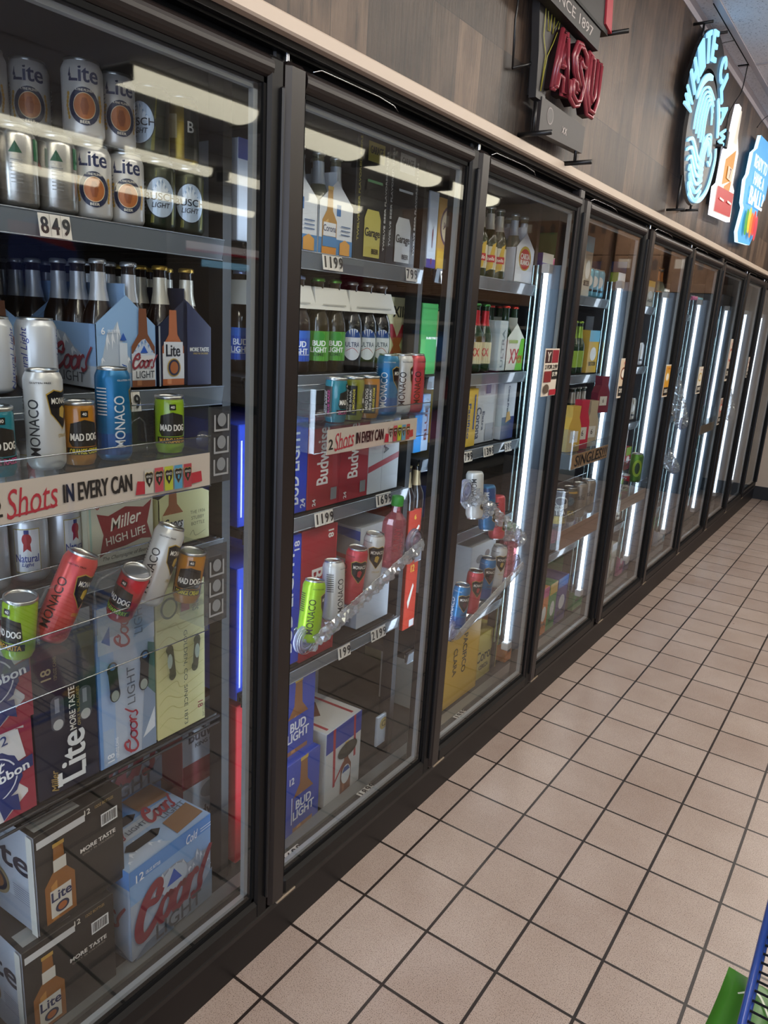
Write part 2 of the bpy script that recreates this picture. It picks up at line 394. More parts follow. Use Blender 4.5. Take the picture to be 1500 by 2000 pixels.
for k, (x, y0, n) in enumerate(rows):
    for i in range(n):
        kk = 0 if k == 0 else 1 if k == 1 else 2
        inst('strip%d' % kk, lambda: mk_strip(*[(3.0, (1, .93, .84, 1)), (1.0,), (1.0, (1, .93, .72, 1), .55)][kk]), 'wraparound ceiling strip light in the row '+nm[k], 'ceiling light', (x, y0+1.22*i, ZC-.001), group='ceiling lights, row '+nm[k])

# ---------------------------------------------------------------- walk-in cooler
D = [-1.075, -.305, .448, 1.229, 2.051, 2.813, 3.598, 4.429, 5.181, 5.934, 6.70]
ck = empty('display_cooler', (0, 0, 0), label='long dark brown frame of the walk-in beer cooler along the left wall', cat='cooler frame')
MB().box(-.035, 0, -1.9, YE, 0, .112, M('0f0b0b', .42, 0, .3)).box(-.035, .007, -1.9, YE, .108, .126, M('14100f', .4), bev=.003).build('kick_plate', ck)
MB().box(-.1, -.02, -1.9, YE, 2.0, 2.05, BLACKM).box(-.02, .012, -1.9, YE, 2.018, 2.031, M('0f0e0e', .5)).box(-.02, .0, -1.9, YE, 2.012, 2.02, BLACK).build('header', ck)
SILL = mat_speck('scuffed_grey_metal', '262625', '353534', 14, .35)
MB().box(-1.3, -.03, -1.9, YE, .10, .118, SILL).build('floor_cooler', kind='structure')
MB().box(-.135, -.1, -1.9, YE, .118, .128, M('8c8d8a', .35, .6)).box(-.06, -.05, -1.9, YE, .118, .124, M('77787a', .3, .6)).build('sill_strip', ck)
MB().box(-1.34, -1.3, -1.9, YE, .0, 2.1, M('1e2023', .7)).build('wall_cooler', kind='structure')
MB().box(-1.3, -.1, -1.9, YE, 2.06, 2.1, M('35373b', .8)).build('ceiling_cooler', kind='structure')
MB().box(-1.34, -.03, -1.95, -1.9, 0, 2.1, M('55585c', .7)).build('wall_cooler_side', kind='structure')
for k, d in enumerate(D):
    a, b = (-.006, .045)
    MB().box(-.078, -.014, d+a, d+b, .118, 2.02, M('121314', .4, .1), bev=.004).build('mullion', ck)
    if k < 10: MB().box(-.2, -.158, d+.002, d+.026, .118, 2.0, M('141517', .5, .1)).build('shelf_upright', ck)
TUB = M('dcecff', .4, emit=TUBE)
def mk_lamp_vis():
    rid = []
    n = 10; r = MB(); vs = []
    for z in (0, 1.5):
        for i in range(n+1): t = -1+2*i/n; vs.append((-.085+.072*t, .004-.03*(1-t*t), z))
    r.add(vs, [(i, i+1, n+2+i, n+1+i) for i in range(n)], ALU, True)
    t = MB().lathe([(.0085, .0), (.0085, 1.44)], TUB, 12, Matrix.Translation((-.085, -.048, .03)))
    for x, y in ((-.128, -.026), (-.152, -.012)): e_ = MB().lathe([(.0055, 0), (.0055, 1.5)], M('c4dcd8', .12, 1), 10, Matrix.Translation((x, y, 0))); rid.append(('added_mirror_rod', e_.mesh('added_mirror_rod'), []))  # added mirror rods that repeat the tube as paler lines
    e = rid+[('lamp_holder', MB().box(-.1, -.07, -.062, -.02, z, z+.032, M('d9d9d9', .4), bev=.003).mesh('lamp_holder'), []) for z in (.0, 1.47)]
    return 'cooler_light', [('reflector', r.mesh('reflector'), []), ('tube', t.mesh('tube'), [])]+e
def mk_lamp_hid():  # unseen tube added behind the stile to light the goods
    t = MB().lathe([(.0125, .0), (.0125, 1.5)], M('d2e6ff', .4, emit=TUBE*1.9), 12, Matrix.Translation((-.066, .075, .0)))
    e = [('lamp_holder', MB().box(-.08, -.05, .045, .09, z, z+.03, M('3a3a3c', .4), bev=.003).mesh('lamp_holder'), []) for z in (-.03, 1.5)]
    return 'cooler_light', [('tube', t.mesh('tube'), [])]+e
ORD = ['nearest', 'second', 'third', 'fourth', 'fifth', 'sixth', 'seventh', 'eighth', 'ninth', 'tenth', 'last']
for k in range(10):
    inst('lamphid', mk_lamp_hid, 'slim white lamp tube added out of sight at the hinge side inside the %s glass door' % ORD[k], 'lamp', (0, D[k], .28))
for k in range(3, 10):
    inst('lampvis', mk_lamp_vis, 'upright glowing white tube with silver reflector behind the right edge of the %s glass door' % ORD[k-1], 'lamp', (0, D[k], .27))

# glass doors
def door(k):
    d, w = D[k], D[k+1]-D[k]-.006; h = 1.867
    t = empty('cooler_door', (0, d, .13), label='%s glass cooler door with dark brown frame%s' % (ORD[k].capitalize(), ', cut by the left edge of the photo' if k == 0 else ', against the end wall' if k == 9 else ''), cat='door')
    if k in (3, 6): w -= .045
    f = MB()
    f.box(-.03, .016, 0, .055, 0, h, BROWN, bev=.009)
    rp = [(-.03, h-.042), (.002, h-.042)]+[(.0+.0155*math.sin(PI*i/9), h-.0225-.0195*math.cos(PI*i/9)) for i in range(1, 9)]+[(.002, h-.002), (-.03, h-.002)]
    f.prism(rp, .054, w-.03, BROWN, frame=lambda u, v, d: (u, d, v))
    f.box(-.03, .0145, .05, w-.03, 0, .052, M('0d0b0b', .42, 0, .3), bev=.009)  # bottom rail painted darker than the frame, for the light falloff low down
    f.build('frame', t)
    s = MB().box(-.03, .013, w-.040, w, 0, h-.003, BLACK, bev=.006).box(.008, .022, w-.014, w-.006, .05, h-.05, M('0a0a0b', .4), bev=.003)
    s.build('handle_stile', t)
    y0, y1, z0, z1 = .055, w-.04, .052, h-.042
    g = MB()
    for a, b, c, e in ((y0, y1, z1-.009, z1), (y0, y1, z0, z0+.009), (y0, y0+.006, z0, z1), (y1-.007, y1, z0, z1)): g.box(-.026, .005, a, b, c, e, BLACKM)
    g.build('gasket', t)
    sp = MB(); SPC = M('a6aaac', .4, .3)
    for a, b, c, e in ((y0, y1, z1-.019, z1-.010), (y0, y1, z0+.009, z0+.018), (y1-.018, y1-.007, z0, z1)): sp.box(-.022, -.010, a, b, c, e, SPC)
    sp.build('spacer', t)
    MB().box(-.002, .002, y0-.01, y1+.01, z0-.01, z1+.01, GLASS).build('glass_pane', t)
    MB().lathe([(.005, 0), (.005, .02)], STEEL, 10, Matrix.Translation((-.006, .018, h))).build('hinge_pin', t)
    MB().box(-.004, .012, .03, .10, -.009, -.001, M('8f7f6a', .6), bev=.002).build('bottom_hinge', t)
    MB().tube([(-.004, .09, h+.004), (0, .11, h+.012), (0, .3, h+.014), (0, .36, h+.01), (-.002, .38, h+.002)], .0016, STEEL, 6).build('torque_rod', t)
for k in range(10): door(k)
for k in (3, 6, 10):
    y = D[k]
    if k < 10: MB().box(-.03, .01, y-.05, y-.006, .126, 2.02, M('2a2524', .4, .2), bev=.004).build('frame_joint', ck)

# shelves: one per door section and level, with clear price channel
LV = {0: [1.685, 1.395, 1.06, .62], 1: [1.69, 1.41, 1.06, .64], 2: [1.70, 1.39, 1.135, .84, .48], 3: [1.69, 1.36, 1.07, .55], 4: [1.69, 1.38, 1.08, .80, .5], 5: [1.68, 1.36, 1.05, .75, .45], 6: [1.68, 1.36, 1.05, .75, .45], 7: [1.5, 1.1, .7], 8: [1.5, 1.1, .7], 9: [1.5, 1.1, .7]}
LN = ['top', 'second', 'third', 'fourth', 'lowest']
for k in range(10):
    for j, z in enumerate(LV[k]):
        y0, y1 = D[k]+.05, D[k+1]-.022
        t = empty('cooler_shelf', (0, 0, z), label='black wire shelf, %s down, behind the %s glass door' % (LN[j], ORD[k]), cat='shelf')
        m = MB(); m.tube([(-.142, y0, -.006), (-.142, y1, -.006)], .004, WIRE, 6); m.tube([(-.142, y0, -.022), (-.142, y1, -.022)], .003, WIRE, 6)
        m.box(-.72, -.15, y0, y1, -.014, -.002, M('17181a', .5))
        for i in range(6): m.box(-.72, -.148, y0+(y1-y0)*i/5.3, y0+(y1-y0)*i/5.3+.006, -.024, -.012, WIRE)
        m.build('deck', t)
        if not (k == 0 and j == 3) and k < 8:
            m = MB(); m.add([(-.128, y0, -.001), (-.128, y1, -.001), (-.134, y1, -.039), (-.134, y0, -.039)], [(0, 1, 2, 3)], CHAN)
            m.tube([(-.1275, y0, -.001), (-.1275, y1, -.001)], .0012, M('aab0b6', .2, .5), 5); m.tube([(-.1335, y0, -.039), (-.1335, y1, -.039)], .0012, M('aab0b6', .2, .5), 5)
            m.box(-.142, -.139, y0, y1, -.036, -.002, M('2b2c2f', .3, .4))
            m.build('price_channel', t)
def price(s, y, z, what, tilt=0, x=-.1255):
    n = len(s); w = .0185*n; m = MB(); m.box(-.001, 0, 0, w, -.018, .018, M('e4ded4', .5))
    a = Art()
    for i, c in enumerate(s):
        a.text(c, .0185*(i+.5), 0, .026, '17171a', w=.0125 if c != '1' else .0045, b=.05)
        if i: a.rect(.0185*i-.0004, -.017, .0185*i+.0004, .017, '8d8983')
    paint(m, a, FRONT(0, 0, 0)); o = m.build('price_tag', loc=(x, y, z), rot=(R(tilt), R(-9), 0))
    tag(o, 'white price number strip reading %s %s' % (s, what), 'price tag')
price('849', -.722, 1.664, 'on the top shelf of the nearest door')
price('1049', -.613, 1.374, 'under the carton carriers in the nearest door')
price('1199', -.02, 1.672, 'on the top shelf of the second door, left end')
price('799', .335, 1.672, 'on the top shelf of the second door, right end')
price('20', .52, 1.676, 'just right of the second door')
price('1199', -.015, 1.04, 'under the red cartons in the second door')
price('1699', .255, 1.045, 'under the white carton in the second door')
price('199', .11, .62, 'on the low shelf of the second door, left')
price('2199', .27, .62, 'on the low shelf of the second door, right')
price('1129', .53, 1.115, 'at the left of the third door')
price('799', .76, 1.112, 'under the yellow carton')
price('1399', .90, 1.114, 'below the white carton in the third door')
price('399', 1.07, 1.114, 'at the right of the third door')
price('999', 1.94, 1.05, 'on the third shelf in the fourth door')
def sillprice(s, y, x, what):
    n = len(s); w = .0185*n; m = MB(); m.box(-.018, .018, 0, w, 0, .001, M('e4ded4', .5)); a = Art()
    for i, c in enumerate(s): a.text(c, .0185*(i+.5), 0.018, .026, '17171a', w=.0125 if c != '1' else .0045, b=.05)
    paint(m, a, TOP(.018, 0, .001)); o = m.build('price_tag', loc=(x, y, .124), rot=(0, R(-4), 0))
    tag(o, 'white price number strip reading %s lying on the sill, %s' % (s, what), 'price tag')
sillprice('1699', -.155, -.075, 'bottom left of the second door')
sillprice('1899', .20, -.085, 'bottom right of the second door')
sillprice('1999', .80, -.085, 'bottom of the third door')

# ---------------------------------------------------------------- drinks: makers
def can_rz(r, h): return lambda v: r if .009 < v < h-.016 else (r*.86+r*.14*max(0, v)/.009 if v <= .009 else r-(v-(h-.016))*.55)
def mk_can(body, r=.0331, h=.122, art=None, metal=.35, rough=.3, lid=None):
    def f():
        m = MB(); m.lathe([(r*.74, .0015), (r*.80, 0), (r*.94, .006), (r, .011), (r, h-.016), (r*.95, h-.011), (r*.84, h-.004)], M(body, rough, metal), 28)
        if art: wrap(m, art(r, h), r, rough, rz=can_rz(r, h), metal=metal*.5)
        l = MB(); l.lathe([(r*.84, h-.005), (r*.86, h-.001), (r*.85, h), (r*.80, h-.0005), (r*.77, h-.004)], lid or LID, 28, cap0=False)
        p = MB(); p.lathe([(.0001, h-.0035), (.009, h-.0035), (.009, h-.0022)], LID, 10, Matrix.Translation((.006, 0, 0)))
        return 'drink_can', [('body', m.mesh('body'), []), ('lid', l.mesh('lid'), [('pull_tab', p.mesh('pull_tab'))])]
    return f
def a_pils(r, h):
    a = Art(); a.text('Lite', 0, h*.80, h*.21, '1f2a52', w=r*1.45, b=.03); a.rect(-r*.75, h*.755, -r*.62, h*.9, '1f2a52')
    for sg in (-1, 1):
        for i in range(7): t = -.9+i*.3; a.ell(sg*(r*.86-abs(t)*r*.1), h*(.40+t*.16), r*.07, h*.028, 'c79a3c', 8)
    a.ell(0, h*.40, r*.72, h*.235, '1b2445').ell(0, h*.40, r*.52, h*.168, 'd8c6a4').ell(0, h*.40, r*.49, h*.158, 'b0652f').ell(0, h*.40, r*.2, h*.12, '8f4a22', 6)
    a.text('A FINE PILSNER', 0, h*.595, h*.03, 'e9e2d0', w=r*.8); a.text('BEER', 0, h*.205, h*.035, 'e9e2d0', w=r*.45)
    for i in range(9): a.rect(r*1.35, h*(.25+.05*i), r*1.9, h*(.265+.05*i), '70737d')
    return a
def a_busch(r, h):
    a = Art()
    for i in range(9): a.poly([(-r*2.4+i*r*.6, h*.1), (-r*2.2+i*r*.6, h*.1), (-r*2.0+i*r*.6, h*.85), (-r*2.05+i*r*.6, h*.85)], '6d6a26' if i % 2 else '1c2a18')
    a.ell(0, h*.47, r*.86, h*.30, '20242a').ell(0, h*.47, r*.82, h*.285, 'b9c9da'); a.mount(-r*.6, h*.5, r*.6, h*.73, 'dfe8f0', '8aa2bd', 5)
    a.text('BUSCH', 0, h*.48, h*.105, '20242c', w=r*1.75, b=.02).text('LIGHT', 0, h*.36, h*.075, '20242c', w=r*1.0, sh=.2); return a
def a_silver(r, h):
    a = Art(); a.poly([(-r*.3, h*.66), (r*.3, h*.66), (0, h*.80)], '2f5a44')
    for i in range(7): a.rect(-r*.25, h*(.3+.045*i), r*.28, h*(.312+.045*i), '9a9a98')
    a.rect(r*.9, h*.6, r*1.5, h*.86, '2c7a4f').text('A', -r*1.0, h*.62, h*.16, 'a8272c'); return a
def a_gold(r, h):
    a = Art(); a.rect(-r*.6, h*.38, r*.3, h*.72, 'b7a77c').rect(-r*.4, h*.1, r*.2, h*.22, '6b5312').rect(r*.7, h*.1, r*2.2, h*.85, '1d2216'); a.text('B', r*1.1, h*.56, h*.16, 'e8e4d8'); return a
def a_nat(r, h): return Art().text('Natural Light', -r*.95, h*.46, h*.13, '2a3c8a', w=h*.82, rot=90, b=.0, sh=.25).text('Natural Light', r*1.05, h*.46, h*.13, '2a3c8a', w=h*.82, rot=90, b=.0, sh=.25).rect(r*1.28, h*.1, r*1.34, h*.8, '3c4f9c')
def a_natc(r, h):
    a = Art(); a.rect(-r*.66, h*.16, r*.66, h*.82, 'a89a5c').rect(-r*.62, h*.175, r*.62, h*.805, 'cfd0d2').ell(0, h*.66, r*.24, h*.09, '9c2730').poly([(-r*.16, h*.6), (r*.16, h*.6), (r*.2, h*.47), (0, h*.52), (-r*.2, h*.47)], '9c2730')
    a.rect(-r*.12, h*.74, r*.12, h*.80, '2b3a78'); a.text('Natural', -r*.02, h*.38, h*.12, '263a86', w=r*1.15).text('Light', 0, h*.275, h*.07, '263a86', w=r*.6, sh=.2); return a
def shield(a, cx, cy, w, h, txt, c='16161a', gold='b8963f'):
    P = lambda s: [(cx-w*s, cy+h*.38*s), (cx-w*.55*s, cy+h*.5*s), (cx, cy+h*.44*s), (cx+w*.55*s, cy+h*.5*s), (cx+w*s, cy+h*.38*s), (cx+w*.8*s, cy-h*.12*s), (cx, cy-h*.55*s), (cx-w*.8*s, cy-h*.12*s)]
    a.poly(P(1.07), gold).poly(P(1.0), c).text('MONACO', cx, cy+h*.22, h*.17, 'ece8de', w=w*1.5, b=.015)
    a.poly([(cx-w*.25, cy-h*.2), (cx+w*.1, cy-h*.28), (cx+w*.3, cy-h*.02), (cx+w*.05, cy+h*.08), (cx-w*.22, cy+h*.02)], txt); return a
def a_mon(ink, acc, bottom=None):
    def f(r, h):
        a = Art()
        if bottom: a.rect(-PI*r, h*.07, PI*r, h*.30, bottom)
        a.text('MONACO', -r*1.05, h*.43, h*.115, ink, w=h*.56, rot=90, b=.008); a.text('MONACO', r*2.2, h*.43, h*.115, ink, w=h*.56, rot=90, b=.008)
        shield(a, r*.55, h*.62, r*.85, h*.36, acc); a.text('GLUTEN FREE', -r*.6, h*.875, h*.018, ink, w=r*1.1).text('CITRUS RUSH', r*.6, h*.35, h*.035, acc, w=r*.8)
        for i in range(9): a.rect(-r*2.4, h*(.5+.035*i), -r*1.75, h*(.512+.035*i), ink)
        return a
    return f
def mk_cup(h_, flav, ink):
    r, h = .0262, .104
    def f():
        b = MB().lathe([(r*.86, .0), (r*.9, .004), (r, .01), (r, h-.012), (r*.93, h-.006)], juice(h_), 26)
        b.lathe([(r*.8, .006), (r*.93, .012), (r*.93, h-.022)], juice(h_), 22)
        a = Art(); a.poly([(-r*1.0, h*.38), (-r*.8, h*.30), (r*.8, h*.30), (r*1.0, h*.38), (r*.85, h*.66), (0, h*.72), (-r*.85, h*.66)], '15140f')
        a.rect(-r*1.15, h*.17, r*1.15, h*.285, '15140f').text('MAD DOG', 0, h*.45, h*.115, 'e9e4da', w=r*1.75, b=.05).text(flav, 0, h*.225, h*.085, ink, w=r*1.9, b=.04)
        a.rect(-r*.22, h*.76, r*.22, h*.86, '15140f').text('40', 0, h*.81, h*.05, 'e9e4da')
        a.rect(-r*2.8, h*.12, -r*1.6, h*.8, '17150f').text('MAD DOG', -r*2.55, h*.45, h*.07, 'e9e4da', w=h*.5, rot=90, b=.04).text('BIG BARK', -r*2.2, h*.45, h*.05, 'e9e4da', w=h*.5, rot=90, b=.03).text(flav, -r*1.9, h*.45, h*.05, ink, w=h*.55, rot=90, b=.03)
        la = MB(); wrap(la, a, r, .4)
        l = MB().lathe([(r*.93, h-.007), (r*1.0, h-.005), (r*1.0, h-.001), (r*.9, h), (r*.86, h-.004)], LID, 26)
        return 'drink_cup', [('cup', b.mesh('cup'), []), ('label', la.mesh('label'), []), ('lid', l.mesh('lid'), [])]
    return f
AMB = see_through('amber_glass', (.22, .08, .02), .06, '1f0c04', .75, .05); GRN = see_through('green_glass', (.08, .40, .10), .06, '0f3a16', .6, .05)
CLR = see_through('clear_glass', (.85, .88, .85), .05, 'b9b48c', .25, .04); DRK = see_through('dark_glass', (.06, .04, .03), .06, '0d0907', .88, .05)
def mk_bottle(glass, cap='c9ccd0', neck=None, lab=None, art=None, h=.226, r=.0302, k=1.0):
    def f():
        P = [(r*.9, 0), (r, .006), (r, h*.50), (r*.92, h*.57), (r*.55, h*.69), (r*.44, h*.78), (r*.42, h*.95), (r*.47, h*.955), (r*.47, h*.98)]
        b = MB().lathe(P, glass, 22); parts = [('glass', b.mesh('glass'), [])]
        c = MB(); c.lathe([(r*.50, h*.962), (r*.52, h*.968), (r*.5, h*.992), (r*.40, h)], M(cap, .3, .7), 20); parts.append(('cap', c.mesh('cap'), []))
        if neck:
            n = MB().lathe([(r*.60, h*.68), (r*.47, h*.775), (r*.445, h*.90)], M(neck, .3, .4), 20, cap0=False, cap1=False); parts.append(('neck_label', n.mesh('neck_label'), []))
        if lab:
            m = MB(); a = Art().rect(-r*1.25, h*.12, r*1.25, h*.44, lab)
            if art: art(a, r, h)
            wrap(m, a, r, .45); parts.append(('label', m.mesh('label'), []))
        return 'beer_bottle', parts
    return f
def la_bl(a, r, h): a.rect(-r*1.25, h*.36, r*1.25, h*.44, '2f62b8').text('BUD', 0, h*.30, h*.062, 'eef0f2', w=r*1.15, b=.05).text('LIGHT', 0, h*.225, h*.06, 'eef0f2', w=r*1.45, b=.05).rect(-r*1.0, h*.185, r*1.0, h*.19, 'eef0f2')
def la_lime(a, r, h): a.ell(0, h*.385, r*.5, h*.05, '2f8a2c').text('BUD', 0, h*.31, h*.058, 'f4f6f0', w=r*1.15, b=.05).text('LIGHT', 0, h*.24, h*.056, 'f4f6f0', w=r*1.45, b=.05).text('LIME', 0, h*.19, h*.034, '1c4d1c', w=r*.9)
def la_ultra(a, r, h): a.ell(0, h*.30, r*.95, h*.18, 'd9dde2').poly([(-r*.8, h*.38), (r*.8, h*.38), (r*.55, h*.45), (0, h*.48), (-r*.55, h*.45)], '2c4d8f').text('ULTRA', 0, h*.30, h*.055, '23345c', w=r*1.3).line([(-r*.6, h*.22), (0, h*.26), (r*.6, h*.2)], .0015, 'a8272c')
def la_xx(a, r, h): a.text('XX', 0, h*.29, h*.12, 'b3202a', w=r*1.1, b=.03)
def la_st(a, r, h): a.poly([(-r*.5, h*.08), (r*.4, h*.14), (r*.7, h*.5), (r*.2, h*.46)], 'c7a53f').rect(-r*.7, h*.22, r*.7, h*.32, 'b3202a').text('Stella', 0, h*.27, h*.05, 'f0ebe0', w=r*1.1, sh=.2)

def solo(key, maker, name, label, cat, loc, rz=0, group=None):
    if key not in PROTO: PROTO[key] = maker()
    o = link(name, PROTO[key], None, loc, (0, 0, R(rz))); return tag(o, label, cat, group)
def mk_carton(w, d, h, base, fr=None, sd=None, tp=None, rough=.4, side=None):
    def f():
        m = MB().box(-d, 0, 0, w, 0, h, M(base, rough), bev=.002)
        if side: paint(m, Art().rect(.001, .001, d-.001, h-.001, side), SIDE(0, -d, 0), rough=rough)
        if sd: paint(m, sd(d, h), SIDE(0, -d, 0), rough=rough, start=2)
        if fr: paint(m, fr(w, h), FRONT(0, 0, 0), rough=rough)
        if tp: paint(m, tp(w, d), TOP(0, 0, h), rough=rough)
        return m.mesh('carton')
    return f
def f_coors18(w, h):
    a = Art().rect(0, 0, w, h, 'b7c2d2').rect(0, 0, w*.28, h, '9fb8da').rect(0, 0, w*.05, h, '6f9ad0').rect(w*.06, .004, w*.24, h*.24, 'a9bbd2')
    a.poly([(w*.72, 0), (w, 0), (w, h*.62), (w*.9, h*.66), (w*.8, h*.4)], '8496ae').poly([(w*.84, h*.42), (w, h*.34), (w, h*.68), (w*.88, h*.7)], '4f7368').poly([(w*.75, h*.08), (w*.98, h*.26), (w*.98, h*.12)], 'd9dfe6')
    a.rect(w*.02, h*.72, w, h, 'c3cad4').poly([(w*.08, h*.80), (w*.22, h*.76), (w*.22, h*.88)], '2e62a8').poly([(w*.62, h*.76), (w, h*.82), (w, h*.98), (w*.8, h*.98)], '9fb3cd')
    a.coors(w*.42, h*.86, h*.26, w*.25, 'a52a3b', rot=90).text('LIGHT', w*.70, h*.88, w*.15, '6a7684', w=h*.2, rot=90, b=0)
    a.coors(w*.52, h*.18, h*.30, w*.24, 'a52a3b', rot=90).text('LIGHT', w*.53, h*.475, w*.14, '545d68', w=h*.24, rot=90, b=0)
    for cx, s in ((w*.22, 1), (w*.78, -1)):
        a.ell(cx, h*.62, w*.09, h*.045, '23282c').ell(cx+s*w*.03, h*.46, w*.09, h*.05, '23282c').poly([(cx-w*.08, h*.62), (cx+w*.08, h*.62), (cx+s*w*.03+w*.08, h*.46), (cx+s*w*.03-w*.08, h*.46)], '23282c').ell(cx+s*w*.03, h*.45, w*.065, h*.034, '9aa49a').ell(cx, h*.635, w*.05, h*.02, '5a7fae')
    return a.text('18', w*.13, h*.07, w*.12, 'e9eef4', rot=90).text('12FLOZ CANS', w*.24, h*.12, w*.05, 'e9eef4', w=h*.13, rot=90)
def s_coors18(d, h): return Art().rect(0, 0, d, h, '4f82c6').coors(d*.9, h*.3, h*.35, .03, 'dfe8f4', rot=90)
def f_banq(w, h):
    a = Art().rect(0, 0, w, h, 'd6cf93'); rg = random.Random(4)
    for i in range(11):
        y = h*(.08+.08*i); a.line([(w*.04, y), (w*(.2+.2*rg.random()), y+h*.04), (w*.5, y-h*.02*rg.random()), (w*.96, y+h*.03)], .0022, 'bfb676')
    a.rect(0, h*.74, w, h*.75, 'b3a96b'); a.ell(w*.25, h*.87, w*.17, h*.07, '56604c').ell(w*.25, h*.87, w*.13, h*.055, 'c9c389').poly([(w*.48, h*.82), (w*.66, h*.82), (w*.64, h*.92), (w*.5, h*.92)], 'a83240')
    a.text('COORS', w*.78, h*.87, w*.13, '5f6552', w=h*.14, rot=-90).text('GOLDEN, CO. SINCE 1873', w*.56, h*.36, w*.085, '596050', w=h*.66, rot=-90, b=0)
    for cx, s in ((w*.24, 1), (w*.80, -1)):
        a.ell(cx, h*.60, w*.07, h*.03, '4b4a2e').ell(cx+s*w*.05, h*.42, w*.07, h*.035, '4b4a2e').poly([(cx-w*.06, h*.6), (cx+w*.07, h*.6), (cx+s*w*.05+w*.07, h*.42), (cx+s*w*.05-w*.05, h*.42)], '4b4a2e').ell(cx, h*.52, w*.05, h*.05, 'a7b2a0')
    return a.text('18', w*.86, h*.13, w*.11, '9a3340', rot=-90).text('12FLOZ CANS', w*.93, h*.08, w*.05, '6b6a4a', w=h*.1, rot=-90)
def f_lite18(w, h):
    a = Art().rect(0, 0, w, h, '1a1e30'); a.text('18', w*.22, h*.70, w*.16, 'b9a678', rot=90).text('12FLOZ CANS', w*.36, h*.72, w*.05, '8c7c56', w=h*.13, rot=90)
    a.rect(w*.02, h*.90, w*.95, h, '8e9096')
    for cx in (w*.36, w*.80): a.ell(cx, h*.40, w*.105, h*.035, '50525c').ell(cx, h*.53, w*.105, h*.035, '50525c').rect(cx-w*.105, h*.40, cx+w*.105, h*.53, '50525c').ell(cx, h*.40, w*.08, h*.03, 'b9b8b4').rect(cx-w*.04, h*.47, cx+w*.03, h*.55, '8e8f98')
    a.text('MORE TASTE', w*.58, h*.465, w*.10, 'e6e2d6', w=h*.25, rot=90, b=.04).text('ONLY 96 CALORIES', w*.68, h*.465, w*.05, '9c8a52', w=h*.23, rot=90)
    a.text('Lite', w*.55, h*.19, w*.42, 'e4e4e2', w=h*.28, rot=90, b=.05).rect(w*.28, h*.04, w*.36, h*.12, 'e4e4e2').text('Miller', w*.24, h*.09, w*.11, 'a68a4e', w=h*.13, rot=90, sh=.4)
    return a.poly([(w*.74, h*.02), (w*.95, h*.02), (w*.95, h*.09), (w*.74, h*.09)], '24283a')
def f_pbr(w, h):
    a = Art().rect(0, 0, w, h, 'd5cfca').rect(0, h*.93, w, h, '963040').rect(w*.90, 0, w, h, '963040').poly([(w*.62, h*.50), (w*.92, h*.22), (w*.92, h*.9), (w*.80, h*.93)], '963040').poly([(0, h*.72), (w*.3, h*.93), (0, h*.93)], '963040').poly([(w*.55, 0), (w*.92, 0), (w*.92, h*.22)], '963040').poly([(w*.64, h*.55), (w*.9, h*.6), (w*.82, h*.92), (w*.5, h*.92)], 'd5cfca')
    n = 28; pts = [(w*.42+w*.41*(1+.05*(i % 2))*math.cos(2*PI*i/n), h*.47+h*.285*(1+.05*(i % 2))*math.sin(2*PI*i/n)) for i in range(n)]
    a.poly(pts, '1f2f66').ell(w*.42, h*.47, w*.36, h*.245, 'd8d8dc').ell(w*.42, h*.47, w*.34, h*.232, '1f2f66')
    for s in (-1, 1): a.poly([(w*(.42+s*.06), h*.27), (w*(.42+s*.34), h*.24), (w*(.42+s*.36), h*.05), (w*(.42+s*.25), h*.10), (w*(.42+s*.14), h*.02)], '1f2f66')
    a.poly([(0, h*.33), (w*.98, h*.47), (w*.98, h*.60), (0, h*.46)], '1f2f66').text('Pabst', w*.34, h*.575, h*.13, 'eceaea', w=w*.58, rot=8, sh=.35, b=.01)
    return a.text('Blue Ribbon', w*.45, h*.465, h*.10, 'eceaea', w=w*.95, rot=8, b=.04).text('BEER', w*.42, h*.34, h*.045, 'eceaea', rot=8).text('12', w*.60, h*.86, h*.10, '2b3a6e', rot=4)
def f_coors12(w, h):
    a = Art().rect(0, 0, w, h, 'a9b4c4').rect(0, h*.62, w, h, '8aaed8').rect(0, h*.84, w, h, '5d92d2')
    a.mount(w*.20, h*.42, w*.80, h*.84, 'a4adbb', 'dde2ea', 2).mount(w*.66, h*.40, w*1.0, h*.74, '9aa5b6', 'd4dae3', 7).ell(w*.5, h*.58, w*.17, h*.15, 'b9c3cf').poly([(w*.41, h*.54), (w*.60, h*.54), (w*.50, h*.70)], '2b56b0')
    a.poly([(0, 0), (w*.5, 0), (w*.42, h*.12), (w*.15, h*.10)], '6b7c94').poly([(w*.62, 0), (w, 0), (w, h*.36)], '8393a4')
    a.coors(w*.50, h*.44, w*.86, h*.52, '8a3440', lw=.175).text('LIGHT', w*.55, h*.13, h*.17, '474d56', w=w*.58, b=.012)
    return a.text('12', w*.09, h*.91, h*.085, 'eef2f6').text('12FL.OZ. BOTTLES', w*.24, h*.91, h*.035, 'eef2f6', w=w*.17).text('Cold', w*.72, h*.92, h*.10, 'eef2f6', w=w*.15, sh=.3).rect(w*.83, h*.93, w*.97, h*.94, 'dfe8f2').rect(w*.83, h*.90, w*.97, h*.91, 'dfe8f2')
